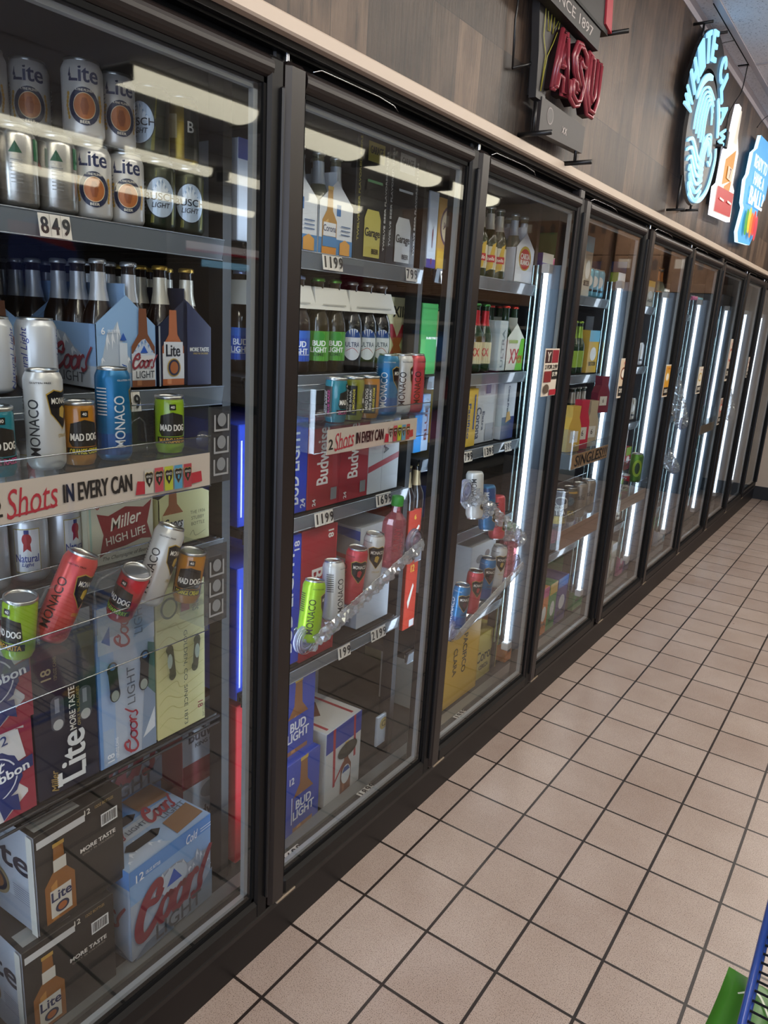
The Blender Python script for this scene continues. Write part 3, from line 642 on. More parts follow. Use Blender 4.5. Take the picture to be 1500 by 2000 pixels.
def t_coors12(w, d):
    a = Art().rect(0, 0, w, d, '9fb6d2').rect(0, d*.62, w, d, '6d9ad0').mount(w*.02, d*.02, w*.5, d*.35, 'b6c0cf', 'dde3ea', 9).rect(w*.04, d*.38, w*.72, d*.56, 'b9c1cb')
    a.poly([(w*.6, d*.04), (w*.97, d*.08), (w*.97, d*.36), (w*.62, d*.30)], '8a6445').poly([(w*.6, d*.66), (w*.97, d*.62), (w*.97, d*.95), (w*.6, d*.95)], '8a6445')
    for y in (.26, .66): a.poly([(w*.14, d*y), (w*.2, d*(y-.07)), (w*.48, d*(y-.07)), (w*.56, d*y), (w*.5, d*(y+.06)), (w*.2, d*(y+.06))], '1b1d1c')
    return a.coors(w*.16, d*.46, w*.26, d*.13, '96303d').text('LIGHT', w*.42, d*.46, d*.07, '5d6570').coors(w*.74, d*.52, w*.36, d*.26, '96303d').text('LIGHT', w*.80, d*.36, d*.09, '5d6570')
def s_coors12(d, h): return Art().rect(0, 0, d, h, 'a3b2c6').rect(0, h*.8, d, h, '5d92d2').coors(d*.5, h*.45, d*.8, h*.3, '8a3440').mount(0, 0, d, h*.2, '6b7c94', '8b99ad', 4)
def f_lite12(w, h):
    a = Art().rect(0, 0, w, h, '24231f').rect(0, h*.86, w, h, '1c1b18').rect(w*.02, h*.87, w*.55, h*.94, 'c9c6c2').text('12', w*.58, h*.95, h*.055, 'e4dfcf').text('12OZ BOTTLES', w*.78, h*.95, h*.03, 'a68a4e', w=w*.22)
    a.bottle(w*.24, h*.06, h*.74, w*.33, '8f5a26', 'b98f3e', 'b9803c').rect(w*.125, h*.10, w*.355, h*.38, 'cfc8ba').text('Lite', w*.245, h*.31, h*.10, '1f2a52', w=w*.22, b=.03).ell(w*.245, h*.18, w*.075, h*.055, '1b2445').ell(w*.245, h*.18, w*.05, h*.037, 'a8602e').rect(w*.17, h*.56, w*.31, h*.68, 'cfc8ba')
    return a.text('MORE TASTE', w*.68, h*.60, h*.042, 'e8e4da', w=w*.42, rot=0, b=.03).text('ONLY 96 CALORIES', w*.68, h*.555, h*.02, '8c8778', w=w*.38).bars(w*.72, h*.72, w*.92, h*.85)
def s_lite12(d, h):
    a = Art().rect(0, 0, d, h, 'b3bac6').rect(0, 0, d, h*.25, 'a2a8b4').text('Lite', d*.60, h*.66, h*.24, '23283a', w=d*.66, b=.05).text('12', d*.38, h*.88, h*.06, '23283a').text('12OZ BOTTLES', d*.6, h*.88, h*.03, '23283a', w=d*.2)
    a.ell(d*.5, h*.33, d*.17, h*.15, '8f7f5e').ell(d*.5, h*.33, d*.14, h*.12, '23283a').ell(d*.5, h*.33, d*.10, h*.085, '8c5a33')
    for i in range(7): a.rect(d*.73, h*(.26+.025*i), d*.93, h*(.268+.025*i), '7b8292')
    return a.rect(d*.93, 0, d, h, 'cfccc2')
def f_hl(w, h):
    a = Art().rect(0, 0, w, h, 'cfcab2').rect(w*.02, 0, w*.05, h, 'a8c2b0'); cx, cy = w*.56, h*.50
    a.poly([(w*.13, h*.80), (w*.3, h*.74), (cx, h*.84), (w*.84, h*.78), (w*.98, h*.88), (w*.90, h*.52), (w*.97, h*.25), (w*.8, h*.28), (w*.55, h*.22), (w*.3, h*.20), (w*.15, h*.12), (w*.22, h*.46)], '8c2a2e')
    a.text('Miller', cx, h*.63, h*.20, 'ece4d0', w=w*.5, rot=8, sh=.35, b=.015).text('HIGH LIFE', cx, h*.38, h*.13, 'ece4d0', w=w*.62, rot=6, b=.02)
    return a.text('6', w*.14, h*.91, h*.09, 'a5352f').text('ESTD 1903', w*.55, h*.93, h*.03, '6b6452', w=w*.25).text('The Champagne of Beers', w*.55, h*.08, h*.08, '4a4436', w=w*.72, sh=.4)
def art_bottle_panel(a, x0, w, h, c, hi, lab, name):
    a.bottle(x0+w/2, 0.001, h*1.05, w*.86, c, None, hi); a.rect(x0+w*.07, h*.10, x0+w*.93, h*.46, 'd9dadb')
    if name == 'c': a.mount(x0+w*.07, h*.44, x0+w*.93, h*.68, 'c3cfdf', '6f93c4', 3).poly([(x0+w*.36, h*.47), (x0+w*.64, h*.47), (x0+w*.5, h*.57)], '2656b0').coors(x0+w*.5, h*.36, w*.84, h*.20, '8a3440').text('LIGHT', x0+w*.5, h*.18, h*.10, '3a3f47', w=w*.68, b=.01)
    elif name == 'l': a.rect(x0+w*.12, h*.3, x0+w*.88, h*.62, 'd9dadb').text('Lite', x0+w*.48, h*.50, h*.17, '1f2430', w=w*.56, b=.04).ell(x0+w*.5, h*.26, w*.27, h*.13, 'b8963f').ell(x0+w*.5, h*.26, w*.23, h*.115, '1b2445').ell(x0+w*.5, h*.26, w*.16, h*.085, 'a8602e')
    else: a.rect(x0+w*.07, h*.42, x0+w*.93, h*.56, 'd9cf96').text('Coors', x0+w*.5, h*.40, h*.18, '2b2c28', w=w*.8, sh=.35)
def mk_carrier(kind, w=.13, d=.19, h=.115, pk=.168):
    """six-bottle basket: end panel peaked in the middle"""
    def f():
        base = {'c': '8fb1da', 'l': '1b2038', 'b': 'd6cf93', 'w': 'd6dadf', 'o': 'd9dfe6', 'x': 'd8d8c8', 'g': '3a5a34'}[kind]; mt = M(base, .42)
        prof = [(0, 0), (w, 0), (w, h), (w*.5, pk), (0, h)]; m = MB()
        for x0, x1 in ((-.002, 0), (-d, -d+.002)): m.prism(prof, x0, x1, mt)
        m.box(-d, 0, 0, .0015, 0, h, mt); m.box(-d, 0, w-.0015, w, 0, h, mt); m.box(-d, 0, 0, w, 0, .002, mt)
        a = Art()
        if kind == 'c':
            a.poly([(.001, .001), (w-.001, .001), (w-.001, h), (w/2, pk-.001), (.001, h)], '8fb4dc').rect(0.001, 0, w*.5, h*.3, 'c0c8d2').mount(.001, h*.25, w*.6, h*1.1, 'b4bfcc', 'e2e7ec', 8).rect(w*.36, .001, w*.49, h*.72, 'cdd6e0').text('Cold', w*.43, h*.24, w*.08, '2b56a8', w=h*.3, rot=90, sh=.3).poly([(w*.37, h*.76), (w*.48, h*.76), (w*.425, h*.88)], '2b56a8')
            a.text('6', w*.1, h*.90, h*.11, 'f2f4f6').text('12FL.OZ. BOTTLES', w*.27, h*.9, h*.045, 'f2f4f6', w=w*.2); art_bottle_panel(a, w*.52, w*.47, h*1.2, '7a4a30', '9c6a48', '', 'c')
        elif kind == 'l':
            a.rect(w*.0, 0, w*.03, h, '9ba2ac'); art_bottle_panel(a, w*.03, w*.47, h*1.2, 'b3663c', 'd28a5c', '', 'l'); a.poly([(w*.52, 0), (w, 0), (w, h), (w*.52, pk-.003)], '20264a').text('MORE TASTE', w*.76, h*.62, h*.07, 'eceae0', w=w*.38, b=.04).text('ONLY 96 CALORIES', w*.78, h*.55, h*.03, 'c9a94a', w=w*.3)
        elif kind == 'b':
            art_bottle_panel(a, w*.03, w*.47, h*1.2, '9a5a2c', 'c07c44', '', 'b'); a.text('THE 1936', w*.75, h*.62, h*.07, '5b5838', w=w*.3, b=0).text('STUBBY', w*.75, h*.5, h*.07, '5b5838', w=w*.26, b=0).text('BOTTLE', w*.75, h*.38, h*.07, '5b5838', w=w*.27, b=0).line([(w*.58, h*.15), (w*.65, h*.24), (w*.7, h*.12), (w*.9, h*.2)], .001, '5b5838')
        elif kind == 'o':
            a.rect(0, 0, w, h*.32, '4d84b8').rect(w*.5, h*.78, w*.62, h, '3a6fae').bottle(w*.30, .001, h*1.25, w*.42, 'b58a4a', 'c8a860', 'd8b070').rect(w*.12, h*.36, w*.48, h*.62, 'dfe2e6').text('Corona', w*.3, h*.51, h*.13, '1c2f5e', w=w*.36).rect(w*.08, 0, w*.5, h*.14, 'd08a34').rect(w*.1, h*.15, w*.5, h*.35, '4d84b8').poly([(w*.6, h*.02), (w*.9, h*.02), (w*.9, h*.25), (w*.75, h*.33), (w*.6, h*.25)], 'd39a4a')
            for i in range(3): a.rect(w*.62, h*(.42+.08*i), w*.9, h*(.44+.08*i), '4d6a94')
        elif kind == 'w': a.ell(w*.5, h*.72, w*.34, h*.36, 'b8a23e').ell(w*.5, h*.70, w*.29, h*.30, 'b3242c').text('CARTA', w*.5, h*.78, h*.16, 'f2eee6', w=w*.5, b=.04).text('BLANCA', w*.5, h*.60, h*.14, 'f2eee6', w=w*.5, b=.04)
        elif kind == 'x': a.text('XX', w*.45, h*.45, h*.45, 'b8222a', w=w*.55, b=.03).poly([(w*.55, 0), (w, 0), (w, h), (w*.8, h)], '6cb43c').text('XX', w*.78, h*.35, h*.25, 'b8222a', w=w*.3, b=.03).rect(w*.1, h*.85, w*.6, h*.95, '8fae50')
        paint(m, a, FRONT(0, 0, 0)); s = Art()
        if kind == 'c': s.rect(.001, .001, d-.001, h-.001, '8fb0d6').rect(0.001, .001, d-.001, h*.35, 'bac2cc').mount(0.002, h*.3, d*.9, h*.95, 'a7b2c1', 'dfe4ea', 6).coors(d*.62, h*.46, d*.62, h*.42, '8a3440').text('LIGHT', d*.62, h*.16, h*.16, '4a5058', w=d*.42, b=0)
        if s.o: paint(m, s, SIDE(0, -d, 0))
        hd = MB().box(-d*.97, -.003, w*.49, w*.51, h*.2, pk+.02, mt)
        return 'bottle_carrier', [('body', m.mesh('body'), []), ('handle', hd.mesh('handle'), [])]
    return f
def f_plain(*ops):
    def f(w, h):
        a = Art()
        for o in ops:
            k = o[0]
            if k == 'r': a.rect(o[1]*w, o[2]*h, o[3]*w, o[4]*h, o[5])
            elif k == 't': a.text(o[1], o[2]*w, o[3]*h, o[4]*(h if o[7] == 0 else w), o[6], w=o[5]*(w if o[7] == 0 else h), rot=o[7], b=.035)
            elif k == 'e': a.ell(o[1]*w, o[2]*h, o[3]*w, o[4]*h, o[5])
            elif k == 'b': a.bottle(o[1]*w, o[2]*h, o[3]*h, o[4]*w, o[5], 'c9a94e', o[6])
            elif k == 'p': a.poly([(x*w, y*h) for x, y in o[2:]], o[1])
        return a
    return f

# ---------------------------------------------------------------- nearest door: top shelf of cans
def can(key, maker, y, x, z, label, rz=-25, group=None, tilt=(0, 0)):
    return inst(key, maker, label, 'can', (x, y, z), (R(tilt[0]), R(tilt[1]), R(rz)), group)
PILS = ('pils', mk_can('d6d3cf', art=a_pils)); BUS = ('busch', mk_can('3c4030', art=a_busch, metal=.6)); SIL = ('silver', mk_can('bdbab4', art=a_silver, metal=.8, rough=.25))
GLD = ('gold', mk_can('8d7420', art=a_gold, metal=.7)); NATV = ('natv', mk_can('c9cacc', art=a_nat, metal=.3)); NATC = ('natc', mk_can('bdbfc3', art=a_natc, metal=.6))
zA = 1.687
N5 = ['rightmost', 'second from the right', 'third from the right', 'fourth from the right', 'fifth from the right', 'sixth from the right', 'seventh from the right', 'eighth from the right']
low = [(-.375, BUS, 'green can with pale blue round label'), (-.445, BUS, 'green can with pale blue round label'), (-.517, PILS, 'white can with navy lettering and copper ring'), (-.585, PILS, 'white can with navy lettering and copper ring'), (-.653, SIL, 'plain silver can with small green marks'), (-.722, SIL, 'plain silver can with small green marks'), (-.791, SIL, 'plain silver can with red initial'), (-.86, SIL, 'plain silver can with red initial')]
for i, (y, k, s) in enumerate(low): can(k[0], k[1], y, -.183, zA, '%s, %s, lower layer, top shelf' % (s, N5[i]), -28+(-35 if k is SIL and i > 5 else 0))
up = [(-.385, GLD, 'gold and dark green beer can'), (-.455, BUS, 'dark green beer can, pale label turned aside'), (-.53, PILS, 'white can with navy lettering and copper ring'), (-.602, PILS, 'white beer can with large navy lettering')]
for i, (y, k, s) in enumerate(up): can(k[0], k[1], y, -.186+.012*(i == 3), zA+.1235, '%s, %s, upper layer, top shelf' % (s, N5[i]), [-70, -75, -20, -30][i])
for i in range(4): can(*PILS, -.645-.068*i, -.262-.01*i, zA+.1235, 'shadowed white beer can with navy lettering, %s behind the front upper layer' % N5[i], -30)
for i in range(6): can(*PILS, -.37-.069*i, -.255, zA, 'white beer can behind the lower layer, %s in the second row' % N5[i], -30)
MB().box(-.40, -.15, -.83, -.345, 0, .0012, see_through('clear_tray', (.9, .92, .93), .05, 'cfd6dc', .1)).build('clear_sheet', loc=(0, 0, zA+.1221))
tag(bpy.data.objects['clear_sheet'], 'thin clear plastic sheet between the two layers of cans on the top shelf', 'sheet')

# carriers with their bottles
def bottles(key, mk, y0, w, x0, z, rows, desc, rz=-30, n=2, grp=None):
    mk = mk or (lambda: PROTO[key])
    for i in range(rows):
        for j in range(n):
            inst(key, mk, '%s, %s %s' % (desc, ['front', 'second-row', 'third-row', 'fourth-row'][i], ['left', 'right', 'far right'][j]), 'bottle', (x0-.034-.062*i, y0+w*(j+.5)/n, z), (0, 0, R(rz)), grp)
BCO = ('b_coors', mk_bottle(AMB, 'b9bcc0', 'b9bcc2', 'cfd3d8')); BLI = ('b_lite', mk_bottle(AMB, 'c9a24a', 'cfcabc', 'd8d6d0')); BRD = ('b_red', mk_bottle(DRK, 'b02a2a', 'cfd2d6', 'b02a2a'))
BBA = ('b_banq', mk_bottle(AMB, 'c9a24a', None, 'd9cf96', h=.165, r=.031))
zB = 1.397
cars = [('c', -.612, -.15, 'pale blue six-bottle carrier with red script and mountains, front of the second shelf'), ('l', -.475, -.15, 'navy and brown six-bottle carrier, right end of the second shelf'), ('c', -.612, -.36, 'pale blue six-bottle carrier behind the front one'), ('l', -.475, -.36, 'navy six-bottle carrier behind the front one'), ('c', -.80, -.30, 'pale blue six-bottle carrier half hidden behind the white cans'), ('c', -.95, -.30, 'pale blue six-bottle carrier at the far left, behind the clear tray')]
for k, y, x, s in cars:
    inst('car_'+k, mk_carrier(k), s, 'bottle carrier', (x, y, zB)); b = BCO if k == 'c' else BLI
    bottles(b[0], b[1], y, .13, x, zB+.002, 3, 'brown bottle, '+{(-.612, -.15): 'silver cap, in the front blue carrier', (-.475, -.15): 'gold cap, in the front navy carrier', (-.612, -.36): 'silver cap, in the rear blue carrier', (-.475, -.36): 'gold cap, in the rear navy carrier', (-.80, -.30): 'silver cap, in the half-hidden blue carrier', (-.95, -.30): 'silver cap, in the far left blue carrier'}[(y, x)])
bottles('b_red', BRD[1], -.335, .07, -.40, zB, 1, 'dark bottle with red cap at the right end of the second shelf', n=1)
for i, y in enumerate((-.708, -.785)): can(*NATV, y, -.178, zB, 'white can with blue sideways lettering, %s in front of the blue carriers' % ['right of two', 'left of two'][i], [-8, -20][i])

# third shelf
zc = 1.062
for i, (y, x) in enumerate([(-.742, -.183), (-.815, -.183), (-.668, -.195), (-.668, -.27), (-.742, -.26), (-.89, -.183)]):
    can(*NATC, y, x, zc, 'silver-white can with gold label on the third shelf, %s' % ['front middle', 'front left', 'front right', 'second row right', 'second row middle', 'far left'][i], [-34, -70, 10, -20, -30, -40][i])
for i, y in enumerate((-.705, -.775, -.845)): can(*NATC, y, -.20, zc+.1235, 'silver-white can with gold label, upper layer of the third shelf, %s' % ['right', 'middle', 'left'][i], -50)
solo('hl', mk_carton(.147, .19, .128, 'd5cfb4', f_hl, side='c6c0a6'), 'beer_carton', 'cream beer carton with dark red ribbon emblem on the third shelf', 'carton', (-.15, -.645, zc))
inst('car_b', mk_carrier('b', .135, .19, .105, .135), 'pale yellow six-bottle carrier with stubby bottle picture on the third shelf', 'bottle carrier', (-.15, -.483, zc))
bottles(*BBA, -.483, .135, -.15, zc+.002, 3, 'short brown bottle in the pale yellow carrier')
# fourth shelf: tall cartons
zD = .624
solo('coors18', mk_carton(.137, .26, .352, '4f82c6', f_coors18, s_coors18), 'beer_carton', 'tall silver-blue can carton with red sideways script and handle holes', 'carton', (-.148, -.641, zD))
solo('banq18', mk_carton(.134, .26, .350, 'd6cf93', f_banq), 'beer_carton', 'tall pale yellow can carton with sideways lettering and handle holes', 'carton', (-.148, -.499, zD))
solo('lite18', mk_carton(.130, .26, .365, '1a1e30', f_lite18), 'beer_carton', 'tall navy can carton with big white sideways lettering', 'carton', (-.148, -.775, zD))
for i in range(2): solo('pbr', mk_carton(.145, .26, .19, 'a62b3c', f_pbr), 'beer_carton', 'red and white can carton with blue ribbon emblem, %s of the stacked pair' % ['lower', 'upper'][i], 'carton', (-.146+.004*i, -.926+.004*i, zD+.192*i))
# floor of the cooler
zE = .119
solo('lite12', mk_carton(.20, .27, .224, '24231f', f_lite12, s_lite12, f_plain(('r', .05, .05, .55, .2, '8b8b88'), ('r', .2, .4, .45, .5, '5c5c5a'))), 'beer_carton', 'black twelve-bottle carton with white side, upper of the stacked pair at bottom left', 'carton', (-.128, -.802, zE+.228), 3)
solo('lite12b', lambda: PROTO['lite12'].copy(), 'beer_carton', 'black twelve-bottle carton with white side, lower of the stacked pair at bottom left', 'carton', (-.12, -.845, zE), 0)
solo('coors12', mk_carton(.245, .21, .235, '8fb0d6', f_coors12, s_coors12, t_coors12), 'beer_carton', 'pale blue twelve-bottle carton with large red script, front, bottom of the nearest door', 'carton', (-.118, -.605, zE+.012), 4)
solo('coors12c', mk_carton(.26, .21, .232, '8fb0d6', f_coors12, s_coors12, t_coors12), 'beer_carton', 'pale blue carton with large red script, behind and above the front one', 'carton', (-.335, -.585, zE+.24), 3)
solo('coors12d', lambda: PROTO['coors12'].copy(), 'beer_carton', 'pale blue carton hidden under the raised one at the bottom', 'carton', (-.345, -.585, zE), 0)
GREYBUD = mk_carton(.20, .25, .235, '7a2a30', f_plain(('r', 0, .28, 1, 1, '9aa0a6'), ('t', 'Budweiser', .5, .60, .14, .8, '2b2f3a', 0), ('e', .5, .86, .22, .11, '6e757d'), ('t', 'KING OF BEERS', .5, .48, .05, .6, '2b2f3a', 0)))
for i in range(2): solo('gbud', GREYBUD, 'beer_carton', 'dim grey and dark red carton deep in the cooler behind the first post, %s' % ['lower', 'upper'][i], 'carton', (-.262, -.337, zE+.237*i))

# ---------------------------------------------------------------- second door
def box(key, w, d, h, base, ops, label, loc, rz=0, side=None, top=None, cat='carton', name='beer_carton', sd=None):
    return solo(key, mk_carton(w, d, h, base, f_plain(*ops) if ops else None, f_plain(*sd) if sd else None, f_plain(*top) if top else None, side=side), name, label, cat, loc, rz)
BLC = '1d3fb4'
box('n1', .10, .2, .20, 'c4ccd8', [('r', 0, .8, 1, 1, '3b4a90'), ('t', '6', .5, .55, .2, .3, '2b3a70', 0)], 'white carton at the left end of the second door top shelf', (-.165, -.255, 1.692))
for i, y in enumerate((-.145, -.01)):
    inst('car_o', mk_carrier('o'), 'white and blue six-bottle carrier with golden bottle picture, %s on the top shelf' % ['left', 'right'][i], 'bottle carrier', (-.15, y, 1.692))
    bottles('b_clr', mk_bottle(CLR, 'd8d8d4', 'c9d4e0', 'dfe6ee'), y, .13, -.15, 1.694, 3, 'clear bottle in the %s white and blue carrier' % ['left', 'right'][i])
GAR = lambda c, cc: [('r', 0, 0, 1, 1, '18191b'), ('t', 'TWELVE BEER FLAVORED BEERS', .10, .55, .055, .8, c, 90), ('t', 'TWELVE BEER FLAVORED BEERS', .93, .5, .05, .8, 'c9c9c4', 90), ('r', .28, .03, .80, .34, c), ('p', c, (.28, .34), (.80, .34), (.72, .41), (.36, .41)), ('t', 'Garage', .54, .22, .09, .48, '1d1d1b', 0), ('t', 'BEER', .64, .08, .04, .22, '1d1d1b', 0), ('r', .28, .56, .80, .62, '0c0c0d'), ('r', .30, .62, .78, .64, cc), ('r', .28, .78, .8, .93, c), ('t', 'GARAGE', .54, .87, .06, .4, '1d1d1b', 0)]
box('gar1', .135, .26, .30, '18191b', GAR('b7ae5a', '6fae7a'), 'tall black carton with yellow-green can picture on the top shelf', (-.15, .127, 1.692))
box('gar2', .14, .26, .30, '18191b', GAR('b9bcbc', 'cfd6d8'), 'tall black carton with silver can picture on the top shelf', (-.15, .266, 1.692))
zB = 1.412
def pack(y0, n, key, mk, desc, z=zB, rows=2, x0=-.15, collar=True, nm=''):
    for i in range(rows):
        for j in range(n): inst(key, mk, '%s, %s row, %s' % (desc, ['front', 'back'][i], ['left', 'middle', 'right', 'far right'][j]), 'bottle', (x0-.034-.064*i, y0+.066*(j+.5), z), (0, 0, R(-38)))
    if collar:
        w = .066*n; m = MB(); zt = .186; A_ = [(-.008, -.006, zt-.035), (-.008, w+.006, zt-.035), (-.022, w-.004, zt+.018), (-.022, .004, zt+.018)]
        B_ = [(-.130, -.006, zt-.035), (-.130, w+.006, zt-.035), (-.118, w-.004, zt+.018), (-.118, .004, zt+.018)]
        m.add(A_+B_, [(0, 1, 2, 3), (5, 4, 7, 6), (4, 0, 3, 7), (1, 5, 6, 2), (3, 2, 6, 7)], M('d8d6cc', .5)); paint(m, Art().rect(.02, zt-.024, w-.02, zt-.021, 'b7b4a8'), FRONT(x0*0-.0075, 0, 0))
        o = m.build('pack_collar', loc=(x0, y0, z)); tag(o, 'white cardboard collar over the necks of the '+nm, 'collar')
MB_BL = mk_bottle(AMB, '8d9cc4', None, '2450b0', la_bl); MB_LM = mk_bottle(see_through('olive_glass', (.35, .28, .05), .05, '3f3408', .45, .05), '5f9a3a', None, '4f9a30', la_lime); MB_UL = mk_bottle(DRK, 'a8a49c', None, None)
MB_UL = mk_bottle(DRK, 'a8a49c', None, '20222a', la_ultra)
pack(-.20, 3, 'b_bl', MB_BL, 'brown bottle with royal blue label on the second shelf', nm='blue-label bottles')
pack(.005, 2, 'b_lime', MB_LM, 'amber bottle with lime green label on the second shelf', nm='green-label bottles')
pack(.142, 3, 'b_ultra', MB_UL, 'dark bottle with white oval label on the second shelf', nm='dark bottles')
box('xx1', .125, .2, .20, 'c9c08e', [('r', 0, 0, 1, 1, 'cfc79a'), ('t', 'XIIS', .6, .8, .16, .6, '22241e', 0), ('p', 'a82a32', (.05, .02), (.3, .02), (.95, .62), (.7, .62)), ('p', 'a82a32', (.7, .02), (.95, .02), (.3, .62), (.05, .62)), ('r', .9, 0, 1, .55, 'c9b23a')], 'cream carton with big red cross behind the dark bottles', (-.212, .372, zB))
zC2 = 1.062
BUDL = [('r', .02, .02, .98, .98, BLC), ('r', .06, .10, .10, .85, 'd8dce8'), ('t', 'BUD LIGHT', .55, .5, .34, .8, 'e6e8ec', 90), ('t', '24', .85, .10, .16, .1, 'e6e8ec', 90)]
RED = lambda n: [('r', 0, 0, 1, 1, 'a32632'), ('t', 'Budweiser', .45, .62, .36, .72, 'ece8e0', 90), ('t', n, .20, .07, .10, .08, 'ece8e0', 90), ('r', .72, .06, .92, .2, '8a8a88'), ('p', '8e1e2a', (0, .9), (1, .9), (1, 1), (0, 1))]
box('bl24a', .12, .26, .24, BLC, BUDL, 'royal blue can carton on the third shelf, seen past the first post', (-.155, -.257, zC2))
box('bl24b', .115, .26, .24, BLC, BUDL, 'royal blue can carton left of the red ones on the third shelf', (-.15, -.137, zC2))
box('bud24a', .128, .26, .235, 'a32632', RED('24'), 'red can carton with sideways white lettering on the third shelf, left', (-.15, -.020, zC2))
box('bud24b', .128, .26, .235, 'a32632', RED('24'), 'red can carton with sideways white lettering on the third shelf, right', (-.15, .110, zC2))
box('ult24', .152, .26, .22, 'b9bdc0', [('r', 0, 0, 1, 1, 'c6cacb'), ('r', .44, 0, .45, 1, '8c9094'), ('p', 'a8323c', (0, .28), (1, .42), (1, .50), (0, .36)), ('t', 'ULTRA', .56, .72, .16, .42, '4d5560', -90), ('p', '2c4d8f', (.2, .75), (.42, .72), (.4, .86), (.26, .88)), ('e', .82, .85, .12, .12, 'dfe2e4'), ('p', '2c4d8f', (.72, .9), (.95, .86), (.92, .97), (.75, .98))], 'silver-white can carton with red stripe on the third shelf', (-.15, .240, zC2))
zD2 = .645
box('bl18', .10, .28, .36, BLC, BUDL[:3]+[('t', '18', .8, .92, .2, .07, 'e6e8ec', 90)], 'royal blue can carton on the fourth shelf, left edge of the second door', (-.15, -.135, zD2))
box('bl18b', .118, .28, .345, BLC, BUDL[:3], 'royal blue can carton on the fourth shelf, seen past the first post', (-.155, -.257, zD2-.03))
box('bud18', .142, .28, .37, 'a32632', [('r', 0, 0, 1, 1, 'a32632'), ('t', 'Budweiser', .45, .36, .32, .66, 'ece8e0', -90), ('t', '18', .82, .93, .16, .06, 'ece8e0', -90), ('r', .97, 0, 1, 1, 'c4363e')], 'tall red can carton on the fourth shelf', (-.15, -.033, zD2-.008))
box('ult18', .165, .27, .315, 'b4b9be', [('r', 0, 0, 1, 1, 'c3c7cb'), ('p', 'a8323c', (0, .26), (1, .36), (1, .42), (0, .32)), ('t', 'Michelob', .62, .62, .14, .4, '8a9098', 90), ('e', .25, .62, .07, .08, '1f2226'), ('e', .75, .66, .07, .1, '1f2226')], 'white can carton with red stripe set back on the fourth shelf', (-.16, .235, zD2), side='a9aeb4', sd=[('p', 'a8323c', (0, .40), (1, .28), (1, .34), (0, .46)), ('p', 'b03540', (0, .72), (1, .66), (1, .70), (0, .77)), ('p', '2b4a9a', (0, .95), (1, .88), (1, .97), (0, 1))])
box('r_gen', .115, .09, .46, 'b3222c', [('t', 'GENUINE', .75, .5, .22, .45, 'ece8e0', -90)], 'tall red carton on the cooler floor, seen past the first post', (-.155, -.257, .14))
BL12 = [('r', 0, 0, 1, 1, '2a46a8'), ('b', .55, .04, .92, .55, '8a5a34', 'b98046'), ('r', .28, .10, .82, .52, '2440a0'), ('t', 'BUD', .55, .40, .12, .42, 'dfe2e8', 0), ('t', 'LIGHT', .55, .27, .12, .58, 'dfe2e8', 0), ('t', '12', .2, .78, .09, .12, 'dfe2e8', 0), ('r', .2, .55, .22, .18, 'dfe2e8')]
for i in range(2): box('bl12', .16, .26, .235, '2a46a8', BL12, 'blue twelve-bottle carton with bottle picture, %s of the stack behind the second door' % ['lower', 'upper'][i], (-.128-.02*i, -.105-.01*i, zE+.237*i), 2)
box('ult12', .185, .28, .25, 'c4c6c8', [('r', 0, 0, 1, .72, 'c3c4c4'), ('r', 0, .72, 1, 1, '2c3f9a'), ('p', 'a8323c', (.22, .2), (.28, .2), (.25, 1), (.18, 1)), ('p', 'a8323c', (.80, .42), (.86, .42), (.82, 1), (.76, 1)), ('p', 'a8323c', (.22, .2), (.5, .42), (.5, .46), (.25, .27)), ('b', .58, .02, .66, .30, '7a4630', '9c6040'), ('e', .58, .26, .13, .13, 'd4d6d8'), ('p', '2c4d8f', (.47, .3), (.69, .3), (.64, .37), (.52, .37)), ('e', .6, .60, .28, .1, '33342f')], 'white and blue twelve-bottle carton with red line frame, bottom of the second door', (-.135, .085, zE), 3, side='b7b4ac',
    top=[('r', .03, .03, .97, .97, 'cdc9c2'), ('p', 'a8323c', (.1, .05), (.16, .05), (.16, .9), (.1, .9)), ('p', 'a8323c', (.8, .05), (.86, .05), (.86, .9), (.8, .9)), ('r', .1, .84, .86, .9, 'a8323c'), ('p', '6b3a26', (.25, .35), (.4, .28), (.7, .5), (.66, .56), (.3, .5))])
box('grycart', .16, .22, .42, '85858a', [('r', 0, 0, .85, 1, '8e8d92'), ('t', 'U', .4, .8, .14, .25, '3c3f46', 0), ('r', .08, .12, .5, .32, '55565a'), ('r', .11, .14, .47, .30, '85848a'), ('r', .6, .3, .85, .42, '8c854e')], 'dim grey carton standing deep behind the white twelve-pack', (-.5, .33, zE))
box('bbox', .07, .01, .11, 'b9c0c8', [('e', .5, .7, .3, .2, 'b39a5a'), ('t', 'C', .5, .7, .2, .3, '6b5a2c', 0)], 'torn white carton scrap near the right end of the second door', (-.17, .40, .16))

# ---------------------------------------------------------------- third door
box('w3', .05, .22, .21, 'c3ccd6', [('r', 0, 0, 1, .12, '4a3f8c'), ('t', '12', .5, .3, .12, .5, '7a3040', 90)], 'tall white carton at the left end of the third door top shelf', (-.168, .500, 1.702))
box('y3', .11, .22, .20, 'c79a3a', [('r', 0, .3, 1, 1, 'b98f4a'), ('e', .6, .62, .5, .3, '4a2f4f'), ('e', .6, .62, .44, .26, 'c9bca0'), ('t', 'JAI ALAI', .6, .62, .1, .7, '4a2f4f', 0), ('r', 0, 0, 1, .26, 'd0a83c')], 'golden carton with dark round emblem on the third door top shelf', (-.168, .553, 1.702))
BST = mk_bottle(GRN, 'd8d4c4', 'd9d4c8', 'cfc8ae', la_st)
for i in range(4):
    for j in range(2): inst('b_st', BST, 'green bottle with white neck, third door top shelf, %s, %s row' % (['leftmost', 'second from left', 'third from left', 'rightmost'][i], ['front', 'back'][j]), 'bottle', (-.185-.065*j, .775+.068*i, 1.702), (0, 0, R(-45)))
